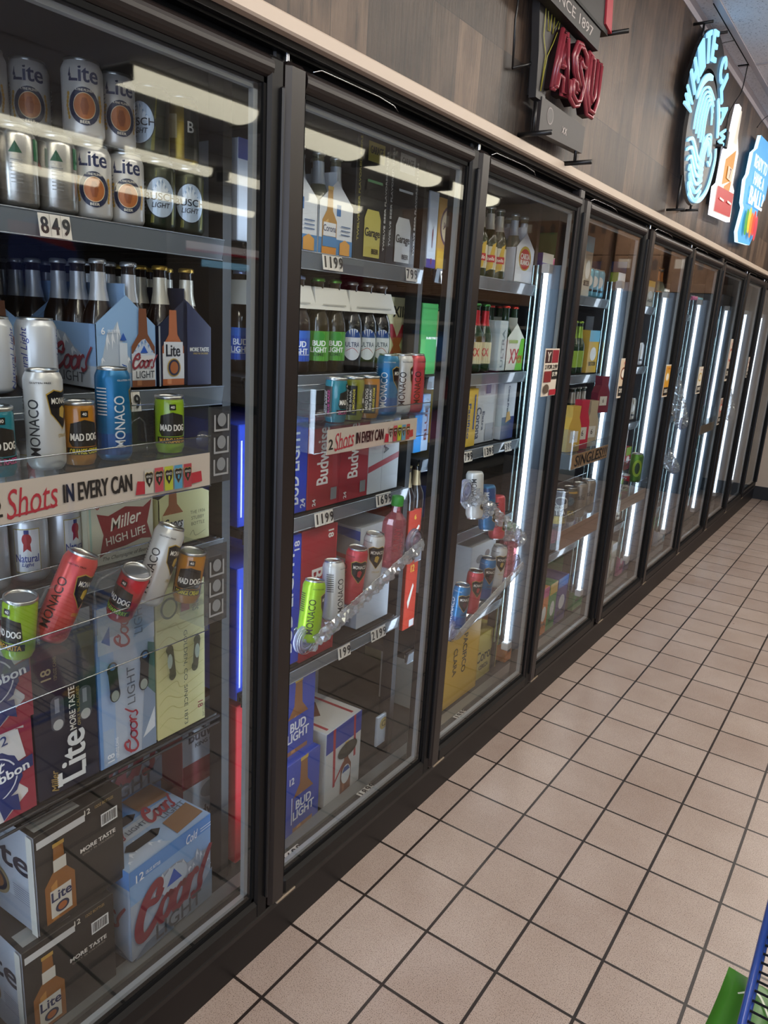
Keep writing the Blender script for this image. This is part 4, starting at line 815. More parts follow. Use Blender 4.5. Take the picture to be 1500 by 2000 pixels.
inst('car_w', mk_carrier('w', .15), 'white six-bottle carrier with red round emblem on the top shelf of the third door', 'bottle carrier', (-.15, 1.055, 1.702))
bottles('b_clr', None, 1.055, .15, -.15, 1.704, 3, 'clear bottle in the white carrier with the red emblem')
box('gdos', .09, .25, .21, '3d8c4a', [('t', 'DOS EQUIS', .75, .45, .17, .8, 'eef0ea', 0), ('r', 0, 0, 1, .5, '4fa45c'), ('r', 0, .92, 1, .94, '2f7a3c')], 'green carton at the left end of the third door second shelf', (-.168, .500, 1.392))
inst('car_x', mk_carrier('x', .14), 'cream and green six-bottle carrier with red crossed letters', 'bottle carrier', (-.15, 1.055, 1.392))
BXX = mk_bottle(GRN, 'c0392b', None, 'c9c29a', la_xx)
bottles('b_xx', BXX, 1.055, .14, -.15, 1.394, 3, 'green bottle in the carrier with red crossed letters')
for i in range(3):
    for j in range(2): inst('b_xx2', mk_bottle(GRN, '3c7a3c', 'b3242c', 'c9c29a', la_xx), 'green bottle with red cross label on the second shelf, %s, %s row' % (['left', 'middle', 'right'][i], ['front', 'back'][j]), 'bottle', (-.185-.065*j, .80+.067*i, 1.392), (0, 0, R(-50)))
box('xx3', .14, .2, .19, 'b8ad7c', [('p', '3a6a3c', (0, 0), (.9, 0), (0, .7)), ('p', 'a82a32', (.1, .4), (.5, .9), (.35, .95), (0, .6))], 'tan carton with green and red pattern at the left edge of the third door', (-.17, .64, 1.392))
box('sil3', .06, .2, .175, 'b9c4c4', [('t', 'ULTRA', .5, .45, .35, .75, '6d7f84', 90)], 'slim silver carton between the green bottles and the cream carrier', (-.15, .99, 1.392))
box('blu3', .085, .22, .18, '9fb6d0', [('r', 0, 0, .5, 1, '2e86c8'), ('t', 'BLUE', .75, .5, .18, .6, '6d4030', 90)], 'blue and white carton at the left end of the third door third shelf', (-.168, .500, 1.15))
box('yel3', .085, .22, .20, 'c9a93c', [('r', .05, .03, .95, .97, 'd0b040'), ('t', 'Pacifico', .35, .45, .2, .6, '2a4a8c', -90), ('r', .7, .3, .8, .9, '2a4a8c')], 'yellow carton on the third shelf of the third door', (-.15, .785, 1.137))
box('cor3', .17, .22, .225, 'b4bac0', [('r', 0, 0, 1, 1, 'c0c5c9'), ('t', 'Corona', .22, .32, .22, .5, '1c2a4c', -90), ('t', 'Extra', .42, .35, .10, .3, '1c2a4c', -90), ('r', .55, .02, .95, .3, '8a8f98'), ('r', .45, .78, .66, .93, '3c4a74')], 'white carton with navy sideways lettering on the third shelf', (-.17, .885, 1.137))
box('cor3b', .105, .22, .21, 'c3c7ca', [('r', 0, 0, 1, .4, '2c3460'), ('t', 'Corona Premier', .4, .65, .13, .6, '1c2a4c', -90), ('p', 'c79a4a', (.3, .3), (.7, .35), (.55, .5), (.35, .48))], 'white and navy carton at the right end of the third shelf', (-.15, 1.07, 1.137))
box('red3a', .075, .2, .12, 'b83a2c', [('t', '6', .5, .8, .14, .15, 'e8c24a', 0), ('p', 'e8e4d8', (.3, .1), (.9, .5), (.8, .55), (.2, .2))], 'orange-red six-pack carton past the second post', (-.168, .505, .84))
box('red3b', .07, .2, .25, 'c23a28', [('t', '12', .5, .86, .1, .3, 'e8c24a', 0), ('p', 'e8e4d8', (.3, .3), (.7, .6), (.6, .64), (.2, .4)), ('r', .5, .02, .9, .12, 'dedede')], 'tall orange-red twelve-pack carton past the second post', (-.168, .512, .545))
for i in range(2): inst('b_banq2', mk_bottle(AMB, 'c9b27a', 'b9a27a', None), 'brown bottle with gold cap in the orange-red six-pack, %s' % ['left', 'right'][i], 'bottle', (-.20, .525+.055*i, .88), (0, 0, 0))
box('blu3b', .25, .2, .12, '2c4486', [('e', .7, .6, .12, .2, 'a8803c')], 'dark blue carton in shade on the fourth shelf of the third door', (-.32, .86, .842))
box('wht3', .20, .24, .24, 'c0c5c8', [('e', .35, .75, .14, .07, '3a3431'), ('e', .65, .8, .10, .06, '5a4038'), ('t', 'Corona', .4, .5, .1, .5, '8c9298', 0)], 'white carton with handle holes below the clear tube in the third door', (-.16, .95, .50))
box('crm3', .22, .24, .26, 'c4bc86', [('r', .04, .5, .26, .85, 'a39c68'), ('r', .4, .45, .6, .8, 'a39c68'), ('t', 'BOCK', .5, .63, .1, .14, '4a3c26', 90), ('b', .52, .02, .6, .18, '5a3a24', '7a5230')], 'cream yellow carton with brown bottle picture, lower middle of the third door', (-.42, 1.0, .125))
box('pac12', .33, .25, .325, 'c39a2c', [('r', .04, .05, .97, .97, 'd0a632'), ('r', .02, .02, .04, .98, 'dcd6c4'), ('t', 'PACIFICO', .62, .6, .10, .5, '3a3220', -90), ('t', 'CLARA', .40, .55, .09, .35, '5c4c24', -90), ('t', 'Cerveza', .10, .5, .05, .5, '5c4c24', -90)], 'large golden yellow carton at the bottom of the third door', (-.15, .74, .125), side='a9a49a')
box('cor12', .20, .25, .20, 'b8a14c', [('r', 0, 0, 1, 1, 'c2ae5c'), ('t', 'Corona', .5, .5, .25, .9, '3a3220', 0), ('t', 'CEREZA', .4, .25, .1, .4, '3a3220', 0)], 'straw yellow carton right of the golden one on the cooler floor', (-.17, 1.085, .125))

# ---------------------------------------------------------------- farther doors: what stands on their shelves
rg = random.Random(11)
COL = ['b4333c', 'd6d9dc', '2e6fb8', 'd0a83c', '3f8a4a', 'c9c4b4', 'c2568a', '6fb0c8', 'd07a34', '4a3f7c', '8fae3c', 'dfe0e2', '24407c', 'b8b0a0']
CN = {'b4333c': 'red', 'd6d9dc': 'white', '2e6fb8': 'blue', 'd0a83c': 'golden', '3f8a4a': 'green', 'c9c4b4': 'cream', 'c2568a': 'pink', '6fb0c8': 'pale blue', 'd07a34': 'orange', '4a3f7c': 'violet', '8fae3c': 'lime', 'dfe0e2': 'off-white', '24407c': 'navy', 'b8b0a0': 'beige'}
PN = ['rightmost', 'second from right', 'third from right', 'fourth from right', 'fifth from right', 'sixth from right', 'seventh from right']
def fill(k, levels, dens=1.0):
    for j, z in enumerate(levels):
        y = D[k+1]-.03; end = D[k]+.055; i = 0; top = (([1.99]+LV[k])[j] if z > .2 else LV[k][-1])
        while y > end+.05 and i < 7:
            c = COL[rg.randrange(len(COL))]; kind = rg.choice(['carton', 'carton', 'bottles', 'cans']) if z > .2 else 'carton'; room = top-z-.05
            where = '%s, %s shelf, %s door' % (PN[i], LN[j] if z > .2 else 'floor', ORD[k])
            if kind == 'carton' or room < .24:
                w = rg.choice([.09, .13, .16]); w = min(w, y-end); h = min(room, rg.choice([.13, .19, .24])); c2 = COL[rg.randrange(len(COL))]; a = rg.random()
                box('f%d_%d_%d' % (k, j, i), w, .22, h, c, [('r', 0, .62+.2*a, 1, 1, c2), ('e', .5, .45, .30, .16, 'e6e6e2'), ('t', rg.choice(['ALE', 'SELTZER', 'LAGER', 'HARD TEA', 'IPA']), .5, .22, .09, .7, '23262c', 0)], '%s carton, %s band, %s' % (CN[c], CN[c2], where), (-.15, y-w, z+.002)); y -= w+.012
            else:
                n = 3
                for q in range(n):
                    if y-.066 < end: break
                    if kind == 'bottles': inst('fb'+c, mk_bottle(rg.choice([CLR, GRN, AMB]), c, c, c), '%s bottle, %s of trio, %s' % (CN[c], ['right', 'middle', 'left'][q], where), 'bottle', (-.185, y-.033, z+.002), (0, 0, R(-55)))
                    else: inst('fc'+c, mk_can(c, art=lambda r, h: Art().ell(0, h*.55, r*.7, h*.2, 'e6e6e2').rect(-r*.8, h*.2, r*.8, h*.28, '23262c')), '%s can, %s of trio, %s' % (CN[c], ['right', 'middle', 'left'][q], where), 'can', (-.185, y-.034, z+.002), (0, 0, R(-55)))
                    y -= .068
                y -= .012
            i += 1
            if rg.random() > dens: y -= .12
fill(3, LV[3]+[.125]); fill(4, LV[4]+[.125], .9); fill(5, LV[5]+[.125], .8); fill(6, LV[6]+[.125], .7); fill(7, LV[7], .3); fill(8, LV[8][:2], .2)

# ---------------------------------------------------------------- clear trays fixed to the inside of the doors, and what they hold
MW = ('m_white', mk_can('cfcdc8', .0288, .156, a_mon('23242a', 'b89a4a'), .25)); MBL = ('m_blue', mk_can('17699a', .0288, .156, a_mon('d9dde0', '4a2030', '154a86'), .35)); MR = ('m_red', mk_can('c4414a', .0288, .156, a_mon('2a1c1e', 'a83038'), .3)); MWM = ('m_melon', mk_can('cf4f4c', .0288, .156, a_mon('33191c', 'c8a838', 'b33a34'), .3)); ML = ('m_lime', mk_can('9cc81e', .0288, .156, a_mon('1d2416', '2e4a1e'), .3))
CA = ('cup_amber', mk_cup('d08a1c', 'ORANGE CREAM', 'e0cf2c')); CG = ('cup_green', mk_cup('a8d024', 'MARGARITA', 'e0a83c')); CR = ('cup_red', mk_cup('c0202c', 'STRAWBERRY', '9fc83c')); CT = ('cup_teal', mk_cup('1a8fa0', 'BLUE RAZZ', 'd0468a')); CO = ('cup_olive', mk_cup('9a9a20', 'LEMONADE', 'e0cf2c'))
def cup(k, y, x, z, label, rz=-30, tilt=(0, 0)): return inst(k[0], k[1], label, 'drink cup', (x, y, z), (R(tilt[0]), R(tilt[1]), R(rz)))
def slim(k, y, x, z, label, rz=-30, tilt=(0, 0)): return inst(k[0], k[1], label, 'can', (x, y, z), (R(tilt[0]), R(tilt[1]), R(rz)))
def strip_art(w, h, two=True):
    a = Art().rect(0, 0, w, h, 'cdbfb2')
    a.text('2', w*.035, h*.40, h*.42, '1c1c1e', b=.04).text('Shots', w*.165, h*.50, h*.72, 'b8283a', w=w*.20, rot=5, sh=.35, b=.0).line([(w*.07, h*.16), (w*.17, h*.20), (w*.26, h*.24)], h*.06, 'b8283a').text('IN EVERY CAN', w*.435, h*.50, h*.48, '17171a', w=w*.30, b=.045)
    a.poly([(w*.60, h*.12), (w*.665, h*.10), (w*.66, h*.45), (w*.61, h*.50)], 'b8283a').poly([(w*.885, h*.15), (w*.95, h*.18), (w*.945, h*.5), (w*.89, h*.48)], 'b8283a')
    for i, c in enumerate(('c9c2b6', 'c04a58', 'b9bf3a', '4f9ac0', 'b03a4a')):
        x = w*(.645+.048*i); a.rect(x, h*.10, x+w*.043, h*.80, c); shield(a, x+w*.0215, h*.5, w*.019, h*.40, c)
    return a
def tray(dk, y0, y1, z, depth, wall, banner, label, cups=(), bh=.063, art=None, bz=-.002, x1=-.012, mat=ACR):
    w = y1-y0; t = empty('clear_tray', (x1, y0, z), label=label, cat='tray')
    m = MB(); m.box(-depth, 0, 0, w, -.003, 0, mat); m.box(-.002, 0, 0, w, -bh-.004, wall*.35, mat); m.box(-depth, -depth+.002, 0, w, 0, wall, mat)
    m.build('floor_panel', t)
    for y in (0, w-.002): MB().box(-depth, 0, y, y+.002, -bh-.004, wall, mat).build('end_panel', t)
    q = MB().tube([(0, 0, wall*.35), (0, w, wall*.35)], .0013, STEEL, 5).tube([(-depth, 0, wall), (-depth, w, wall)], .0013, STEEL, 5).tube([(0, 0, -bh-.004), (0, w, -bh-.004)], .0012, STEEL, 5); q.build('rim', t)
    if banner:
        b = MB().box(.0002, .001, .002, w-.004, bz-bh, bz, M('cdbfb2', .5)); paint(b, art(w-.006, bh), FRONT(.001, .002, bz-bh)); b.build('banner', t)
    for y in (.02, w-.02): MB().lathe([(.016, 0), (.010, .008), (.004, .010)], ACR, 14, Matrix.Translation((0, y, wall*.3)) @ Matrix.Rotation(R(90), 4, 'Y')).build('suction_cup', t)
    return t
t = tray(0, -.90, -.468, 1.288, .078, .085, True, 'clear tray on the nearest door with a wide lettered banner under the cans', art=lambda w, h: strip_art(w, h))
sp = MB(); a = Art()
for i in range(3): a.rect(.012, -.052+.0435*i, .016, -.02+.0435*i, 'a8a8aa').rect(.012, -.052+.0435*i, .05, -.048+.0435*i, 'a8a8aa').rect(.046, -.052+.0435*i, .05, -.02+.0435*i, 'a8a8aa').ell(.031, -.03+.0435*i, .011, .013, '8d8f93')
pn = MB().box(0, .0015, 0, .055, -.066, .082, see_through('printed_clear', (.55, .56, .58), .05, '5a5d62', .35)); paint(pn, a, FRONT(.0016, 0, 0)); pn.build('icon_panel', t, loc=(-.01, .434, 0))
zt = 1.290
slim(MW, -.775, -.052, zt, 'tall white can with black sideways lettering in the upper tray of the nearest door', -4)
cup(CA, -.715, -.055, zt, 'amber drink cup with black label in the upper tray, left of the blue can', -12)
slim(MBL, -.650, -.052, zt, 'tall blue can with sideways lettering in the upper tray of the nearest door', 45)
cup(CG, -.532, -.052, zt, 'lime green drink cup alone at the right end of the upper tray', -26)
cup(CT, -.855, -.05, zt, 'teal drink cup cut by the left edge of the photo', -10)
slim(MW, -.915, -.05, zt, 'tall white can at the hidden left end of the upper tray', -4)
MB().tube([(-.06, -.618, 0), (-.06, -.618, .04), (-.058, -.608, .062), (-.056, -.595, .068), (-.055, -.585, .06), (-.054, -.580, .0)], .0017, ACR, 6).build('clear_divider', t, loc=(.012, .90, 0))
t2 = tray(0, -.92, -.475, .985, .085, .12, False, 'empty-fronted clear tray with tipped cans, below the lettered tray', bh=.058)
pn2 = MB().box(0, .0015, 0, .06, -.056, .11, see_through('printed_clear', (.55, .56, .58), .05, '5a5d62', .35)); paint(pn2, a, FRONT(.0016, 0, .01)); pn2.build('icon_panel', t2, loc=(-.01, .442, 0))
MB().tube([(-.02, .10, .02), (-.02, .10, .08), (-.022, .12, .11), (-.022, .155, .11), (-.022, .17, .08), (-.022, .17, .02)], .003, ACR, 6).tube([(-.02, .205, .0), (-.02, .205, .08), (-.022, .215, .1), (-.022, .26, .11)], .003, ACR, 6).build('clear_divider', t2)
cup(CG, -.846, -.05, .992, 'green drink cup leaning at the left edge in the lower tray', -75, (-8, 0))
slim(MWM, -.792, -.052, 1.0, 'tall coral red can leaning to the right in the lower tray', -10, (-24, 4))
cup(CR, -.655, -.05, 1.0, 'dark red drink cup leaning to the right in the lower tray', -75, (-25, 0))
slim(MW, -.585, -.064, 1.0, 'tall white can leaning behind the amber cup in the lower tray', -10, (-20, 3))
cup(CA, -.508, -.042, .990, 'amber drink cup tipped slightly at the right end of the lower tray', -40, (-9, 0))
# second door
t = tray(1, -.165, .325, 1.306, .078, .085, True, 'clear tray on the second door with a lettered banner and six drinks', bh=.055, art=lambda w, h: Art(), bz=-.004)
b = MB().box(.0002, .0012, .045, .425, -.066, -.008, M('cdbfb2', .5)); paint(b, strip_art(.38, .058), FRONT(.0013, .045, -.066)); b.build('banner', t)
bpy.data.objects.remove([c for c in t.children if c.name.startswith('banner')][0])
for k, y, s, r in ((CT, -.045, 'teal drink cup, leftmost of three cups in the second door tray', 20), (CO, .022, 'yellow-green drink cup, middle of three in the second door tray', 60), (CA, .088, 'amber drink cup, rightmost of three in the second door tray', 80)): cup(k, y, -.05, 1.308, s, r)
for k, y, s, r in ((MBL, .165, 'tall blue can in the second door tray', -12), (MW, .230, 'tall white can in the second door tray', 12), (MR, .292, 'tall red can at the right end of the second door tray', 25)): slim(k, y, -.05, 1.308, s, r)
def trough(p0, p1, r, label, crinkle=True):
    """half-round clear trough slung between two suction discs"""
    p0, p1 = Vector(p0), Vector(p1); t = empty('clear_trough', p0, label=label, cat='tray'); ax = p1-p0; L_ = ax.length; ax.normalize()
    up_ = Vector((0, 0, 1)); up_ = (up_-ax*up_.dot(ax)).normalized(); sd = ax.cross(up_).normalized(); g = random.Random(5)
    nu, nv = 60, 16; vs = []
    for i in range(nu+1):
        for j in range(nv+1):
            th = R(150+240*j/nv); rr = r*(1+(g.uniform(-.2, .2) if crinkle and 0 < i < nu else 0)); vs.append(ax*(L_*i/nu)+sd*(rr*math.cos(th))+up_*(rr*math.sin(th)))
    b = MB().add(vs, [(i*(nv+1)+j, i*(nv+1)+j+1, (i+1)*(nv+1)+j+1, (i+1)*(nv+1)+j) for i in range(nu) for j in range(nv)], PET); b.build('trough', t)
    MB().tube([vs[i*(nv+1)] for i in range(nu+1)], .0012, STEEL, 5).tube([vs[i*(nv+1)+nv] for i in range(nu+1)], .0012, STEEL, 5).build('rim', t)
    disc = see_through('suction_disc', (.75, .76, .9), .06, 'a9aed0', .45, .05)
    for k in (0, 1):
        X_ = Matrix.Translation(ax*(L_*k)+Vector((.0, 0, 0))) @ Matrix.Rotation(R(90), 4, 'Y') @ Matrix.Rotation(R(0), 4, 'X')
        c = MB(); c.lathe([(r*1.02, -.006), (r*1.0, .002), (r*.8, .004), (r*.78, .007), (r*.5, .007), (r*.48, .004), (r*.25, .004), (r*.22, .009)], disc, 26, X_); c.build('suction_disc', t)
        c = MB()
        for q in (1.0, .79, .5): c.tube([X_ @ Vector((r*q*math.cos(2*PI*i/28), r*q*math.sin(2*PI*i/28), .007)) for i in range(28)], .0009, STEEL, 4, closed=True)
        c.build('disc_ring', t)
    return t
trough((-.045, -.135, .775), (-.045, .345, .925), .036, 'crumpled clear plastic trough slanting up across the second door')
for k, y, z, s, r, tl in ((ML, -.118, .765, 'lime green can, lowest in the slanting trough of the second door', 10, -10), (MW, -.02, .793, 'white can with sideways lettering, second in the slanting trough', 50, -6), (MR, .052, .817, 'red can with black shield, third in the slanting trough', -60, -5), (MW, .132, .838, 'silver-white can with black shield, fourth in the slanting trough', -62, -4)): slim(k, y, -.05, z, s, r, (tl, 0))
def flask(y, x, z, label, rot=(0, 0, 0)):
    t = empty('square_bottle', (x, y, z), (R(rot[0]), R(rot[1]), R(rot[2])), label, 'bottle'); PK = see_through('pink_drink', (.95, .55, .6), .06, 'cf6a78', .38, .03)
    m = MB(); w = .032
    n = 8; P = lambda s, zz: [(s*w*math.cos(PI/8+PI/4*i)*1.05, s*w*math.sin(PI/8+PI/4*i)*1.05, zz) for i in range(n)]
    lv = [P(.9, 0), P(1, .006), P(1, .125), P(.85, .14), P(.40, .158), P(.36, .185)]; vs = [p for q in lv for p in q]
    m.add(vs, [(j*n+i, j*n+(i+1) % n, (j+1)*n+(i+1) % n, (j+1)*n+i) for j in range(5) for i in range(n)]+[tuple(range(n-1, -1, -1))], PK)
    m.build('bottle_body', t); a = Art().text('SKINNY', -.004, .085, .017, 'a83a4a', w=.07, rot=90).text('MIXX', .015, .08, .012, 'a83a4a', w=.05, rot=90); l = MB(); wrap(l, a, .0305, .4); l.build('lettering', t)
    MB().lathe([(.0165, .176), (.017, .178), (.017, .200), (.0155, .203)], M('3f9a3c', .4), 18).build('screw_cap', t)
flask(.232, -.052, .875, 'pink square bottle with green cap at the high end of the slanting trough', (-4, 0, -30))
# third door troughs
trough((-.045, .635, 1.03), (-.045, 1.085, .775), .038, 'crumpled clear plastic trough slanting down across the third door, holding upside-down cans')
for k, y, z, s in ((MW, .70, 1.085, 'white can upside down at the high end of the third door trough'), (MBL, .80, 1.025, 'teal can upside down in the middle of the third door trough'), (MR, .885, .975, 'red can upside down in the third door trough')): slim(k, y, -.05, z, s, 60, (172, 0))
trough((-.045, .63, .545), (-.045, 1.095, .672), .036, 'smooth clear trough slanting up at the lower part of the third door', False)
for k, y, z, s, r in ((MBL, .665, .548, 'blue can, lowest in the lower third door trough', -60), (MR, .755, .575, 'red can, second in the lower third door trough', -60), (MBL, .845, .60, 'blue can with black shield, third in the lower third door trough', -62), (MW, .93, .625, 'silver can with black shield, fourth in the lower third door trough', -62)): slim(k, y, -.05, z, s, r, (-4, 0))
flask(1.01, -.05, .645, 'pink square bottle at the high end of the lower third door trough', (-3, 0, -40))
# fourth and fifth doors
CARD = mat_speck('brown_cardboard', '7a5a42', '8a6a50', 20, .8)
TE = ('teacan', mk_can('2a2c34', .0331, .155, lambda r, h: Art().ell(0, h*.72, r*.9, h*.14, 'c9c4b8').ell(0, h*.72, r*.75, h*.11, '2a2c34').poly([(-r, h*.45), (r, h*.55), (r, h*.68), (-r, h*.58)], 'c9c4b8').text('HARD', 0, h*.565, h*.08, '23252c', w=r*1.5, rot=12).text('TEA', 0, h*.42, h*.14, 'd9d6cc', w=r*1.3, rot=8, b=.05).poly([(-r*.9, h*.08), (r*.9, h*.12), (r*.6, h*.33), (-r*.7, h*.3)], 'c9a92c'), .3))
TE2 = ('teacan2', mk_can('343226', .0331, .155, lambda r, h: Art().rect(-PI*r, h*.84, PI*r, h*.93, 'c99a34').ell(0, h*.62, r*.7, h*.16, '1c1c1e').ell(0, h*.62, r*.55, h*.12, '3a5a6a').text('TEA', 0, h*.28, h*.13, 'c9b23a', w=r*1.4, b=.04), .3)); TE3 = ('ashcan', mk_can('8d8276', .0331, .155, lambda r, h: Art().text('ashi', 0, h*.6, h*.14, '1c1c1e', w=r*1.3, b=.03), .5))
t4 = tray(3, 1.47, 1.92, 1.055, .085, .10, True, 'clear tray on the fourth door with a handwritten brown cardboard sign', bh=.06, art=lambda w, h: Art().rect(0, 0, w, h, 'a5825f').text('SINGLES!!!', w*.53, h*.5, h*.78, '0e0b08', w=w*.9, b=.04, sh=.12))
t4b = tray(3, 1.45, 1.92, .735, .085, .17, True, 'tall clear tray on the fourth door with dark tea cans, brown card below', bh=.085, art=lambda w, h: Art().rect(0, 0, w, h, '7a5844'))
for k, y, z, s in ((TE, 1.52, .737, 'black and yellow can, left in the lower tray of the fourth door'), (TE2, 1.625, .737, 'dark can with orange top band in the lower tray of the fourth door'), (TE3, 1.745, .737, 'grey-brown can, third in the lower tray of the fourth door'), (TE3, 1.85, .737, 'grey-brown can at the right end of the lower tray of the fourth door')): inst(k[0], k[1], s, 'can', (-.055, y, z), (0, 0, R(-62)))
def pouch(y, z, h, c, label, cap=None):
    o = MB(); w = .045; prof = [(-w, 0), (w, 0), (w*.95, h*.55), (w*.55, h*.75), (w*.6, h), (-w*.6, h), (-w*.55, h*.75), (-w*.95, h*.55)]
    o.prism(prof, -.018, .018, M(c, .25)); a = Art().rect(-w*.6, h*.2, w*.6, h*.45, 'd9d4c8').text('6', 0, h*.33, h*.12, '3a1c20'); paint(o, a, FRONT(.018, 0, 0)); m = o.build('drink_pouch', loc=(-.055, y, z), rot=(0, 0, R(-15))); tag(m, label, 'drink pouch')
pouch(1.54, 1.058, .19, 'c9a24a', 'golden squeeze bottle, left in the upper tray of the fourth door'); pouch(1.635, 1.058, .21, 'c42c44', 'bright red drink pouch in the upper tray of the fourth door'); pouch(1.75, 1.058, .20, 'b9a98c', 'beige drink pouch in the upper tray of the fourth door'); pouch(1.85, 1.20, .16, '7a1f34', 'dark red flask behind the pouches of the fourth door')
t5 = tray(4, 2.24, 2.68, .735, .085, .15, True, 'clear tray on the fifth door with red and green drinks', bh=.06, art=lambda w, h: Art().rect(0, 0, w, h, '8a7a72'))
cup(CR, 2.40, -.055, .737, 'dark red cup in the fifth door tray', -60); cup(CG, 2.30, -.055, .737, 'olive green cup at the left end of the fifth door tray', -60)
inst('gcan', mk_can('5a8a1c', .0331, .155, lambda r, h: Art().ell(0, h*.5, r*.8, h*.3, '9fc02c').ell(0, h*.5, r*.4, h*.2, '24401a'), .6), 'shiny green can at the right end of the fifth door tray', 'can', (-.055, 2.58, .775), (0, 0, R(-60)))
trough((-.045, 3.02, 1.32), (-.045, 3.42, 1.02), .038, 'crumpled clear trough slanting down on the sixth door')
trough((-.045, 3.05, .90), (-.045, 3.40, .74), .036, 'small clear trough on the lower half of the sixth door')
tray(6, 3.80, 4.25, .98, .085, .10, True, 'clear tray on the seventh door with plain brown strip', bh=.06, art=lambda w, h: Art().rect(0, 0, w, h, '94826f'))
trough((-.045, 4.6, 1.2), (-.045, 5.0, .95), .038, 'clear trough slanting down on the eighth door')

# stickers on the door glass
def sticker(y0, y1, z0, z1, art, label):
    m = MB().box(.0022, .0028, y0, y1, z0, z1, M('d2c6b4', .5)); paint(m, art(y1-y0, z1-z0), FRONT(.0029, y0, z0)); o = m.build('price_sticker'); tag(o, label, 'sticker')
sticker(1.045, 1.172, 1.315, 1.482, lambda w, h: Art().rect(w*.05, h*.70, w*.5, h*.97, '3a1e1c').rect(w*.52, h*.70, w*.97, h*.97, '8e2430').text('Y', w*.28, h*.83, h*.2, 'd9cfc0', b=.05).text('2 FOR 2.99', w*.5, h*.62, h*.09, '2a2522', w=w*.85, b=.04).rect(w*.05, h*.30, w*.55, h*.53, '7c2424').rect(w*.58, h*.36, w*.97, h*.55, '191715').text('$1.99', w*.77, h*.46, h*.1, 'e4dccb', w=w*.34, b=.03).rect(w*.5, h*.02, w*.97, h*.14, 'a82632').ell(w*.25, h*.16, w*.2, h*.1, '5a4a3c'), 'red, black and cream price sticker on the third glass door')
ST2 = lambda top, mid, bot: (lambda w, h: Art().rect(w*.06, h*.04, w*.94, h*.96, top).ell(w*.5, h*.62, w*.36, h*.16, mid).ell(w*.5, h*.62, w*.26, h*.11, 'e4dccb').rect(w*.1, h*.05, w*.9, h*.30, bot).text('2/$5', w*.5, h*.18, h*.12, 'e4dccb', w=w*.6, b=.03).text('$7.99', w*.6, h*.88, h*.06, 'a83038', w=w*.4))
sticker(1.895, 2.0, 1.265, 1.44, ST2('d2bda0', '7a4a34', '23211f'), 'tan price sticker with brown round picture on the fourth glass door')
sticker(2.66, 2.765, 1.23, 1.40, ST2('c98f2c', 'c9a24a', '1c1a19'), 'orange and black price sticker on the fifth glass door')
sticker(3.43, 3.54, 1.21, 1.375, ST2('d6cfc0', 'b8962c', '2a2826'), 'cream price sticker with yellow dot on the sixth glass door')
sticker(4.25, 4.37, 1.26, 1.55, ST2('cdbfae', 'a8503a', '191817'), 'long cream and black price sticker on the seventh glass door')
sticker(4.25, 4.36, .95, 1.14, ST2('a89080', 'c04a3a', '191817'), 'dark patterned price sticker low on the seventh glass door')
sticker(5.07, 5.14, 1.26, 1.42, ST2('c9bfb4', '7a3030', '191817'), 'small cream and black price sticker on the eighth glass door')

# ---------------------------------------------------------------- signs on the wood wall (lit and unlit)
def glow(h, e): return M(h, .5, 0, .5, e)
ICE = glow('9fd6f0', .50)
t = empty('wave_sign', (.075, 2.37, 2.45), label='round glowing pale blue wave sign with arched lettering, hung on the wood wall', cat='sign')
m = MB(); F0 = lambda u, v, d: (d, u, v)
def ellp(cx, cy, rx, ry, n=40, a0=0, a1=360): return [(cx+rx*math.cos(R(a0+(a1-a0)*i/n)), cy+ry*math.sin(R(a0+(a1-a0)*i/n))) for i in range(n+(a1-a0 < 360))]
m.prism(ellp(.02, -.04, .27, .27), -.015, 0, M('4a4540', .4), F0); m.prism([(x, y) for x, y in ellp(.02, -.0, .37, .40, 24, 25, 165)]+[(x, y) for x, y in reversed(ellp(.02, 0, .24, .25, 24, 25, 165))], -.015, 0, M('141414', .4), F0)
m.build('backing', t)
a = Art()
wd = 'WHITE CLAW'
for i, c in enumerate(wd):
    th = R(168-156*i/(len(wd)-1)); rr = .325
    if c != ' ': a.text(c, .02+rr*1.04*math.cos(th), -.03+rr*1.12*math.sin(th), .118, ICE, w=.074, rot=math.degrees(th)-90, b=.04)
a.line([(.02+.255*math.cos(R(q)), -.04+.255*math.sin(R(q))) for q in (150, 130, 110, 92)], .03, ICE).line([(.02+.255*math.cos(R(q)), -.04+.255*math.sin(R(q))) for q in (15, 35, 55)], .03, ICE)
for i in range(6): y = -.09-.034*i; a.line([(-.245+.01*i*i, y+.0), (-.17+.01*i, y+.022), (-.09, y-.005), (-.03+.01*i, y-.03), (.08+.005*i, y-.035+.012*i)], .017, ICE)
for i in range(5): o = .042*i; a.line([(-.17+o*1.1, -.06-.008*i+.03), (-.165+o, .04), (-.12+o*.9, .13-.004*i), (-.02+o*.62, .17-o*.34), (.10+o*.1, .15-o*.6)], .0100, ICE, n=5)
for i in range(4): o = .024*i; a.line([(.05+o*.5, -.22+.3*o), (.0+o, -.12), (.05+o*.6, -.02-o*.2), (.14-o*.1, .01-o), (.17-o*.3, -.05-o*.4)], .0095, ICE, n=5)
a.line([(.27, -.02), (.285, -.08), (.23, -.2), (.12, -.27), (0, -.29), (-.1, -.28)], .022, ICE).line([(.16, -.05), (.2, -.07), (.19, -.11), (.15, -.10)], .012, ICE)
lt = MB()
for tr, c in a.o:
    for q in tr:
        vs = [(.004, p[0], p[1]) for p in q]+[(.012, p[0], p[1]) for p in q]; lt.add(vs, [(3, 4, 5), (0, 1, 4, 3), (1, 2, 5, 4), (2, 0, 3, 5)], c)
lt.build('neon_letters', t)
FR = M('0d0d0e', .4)
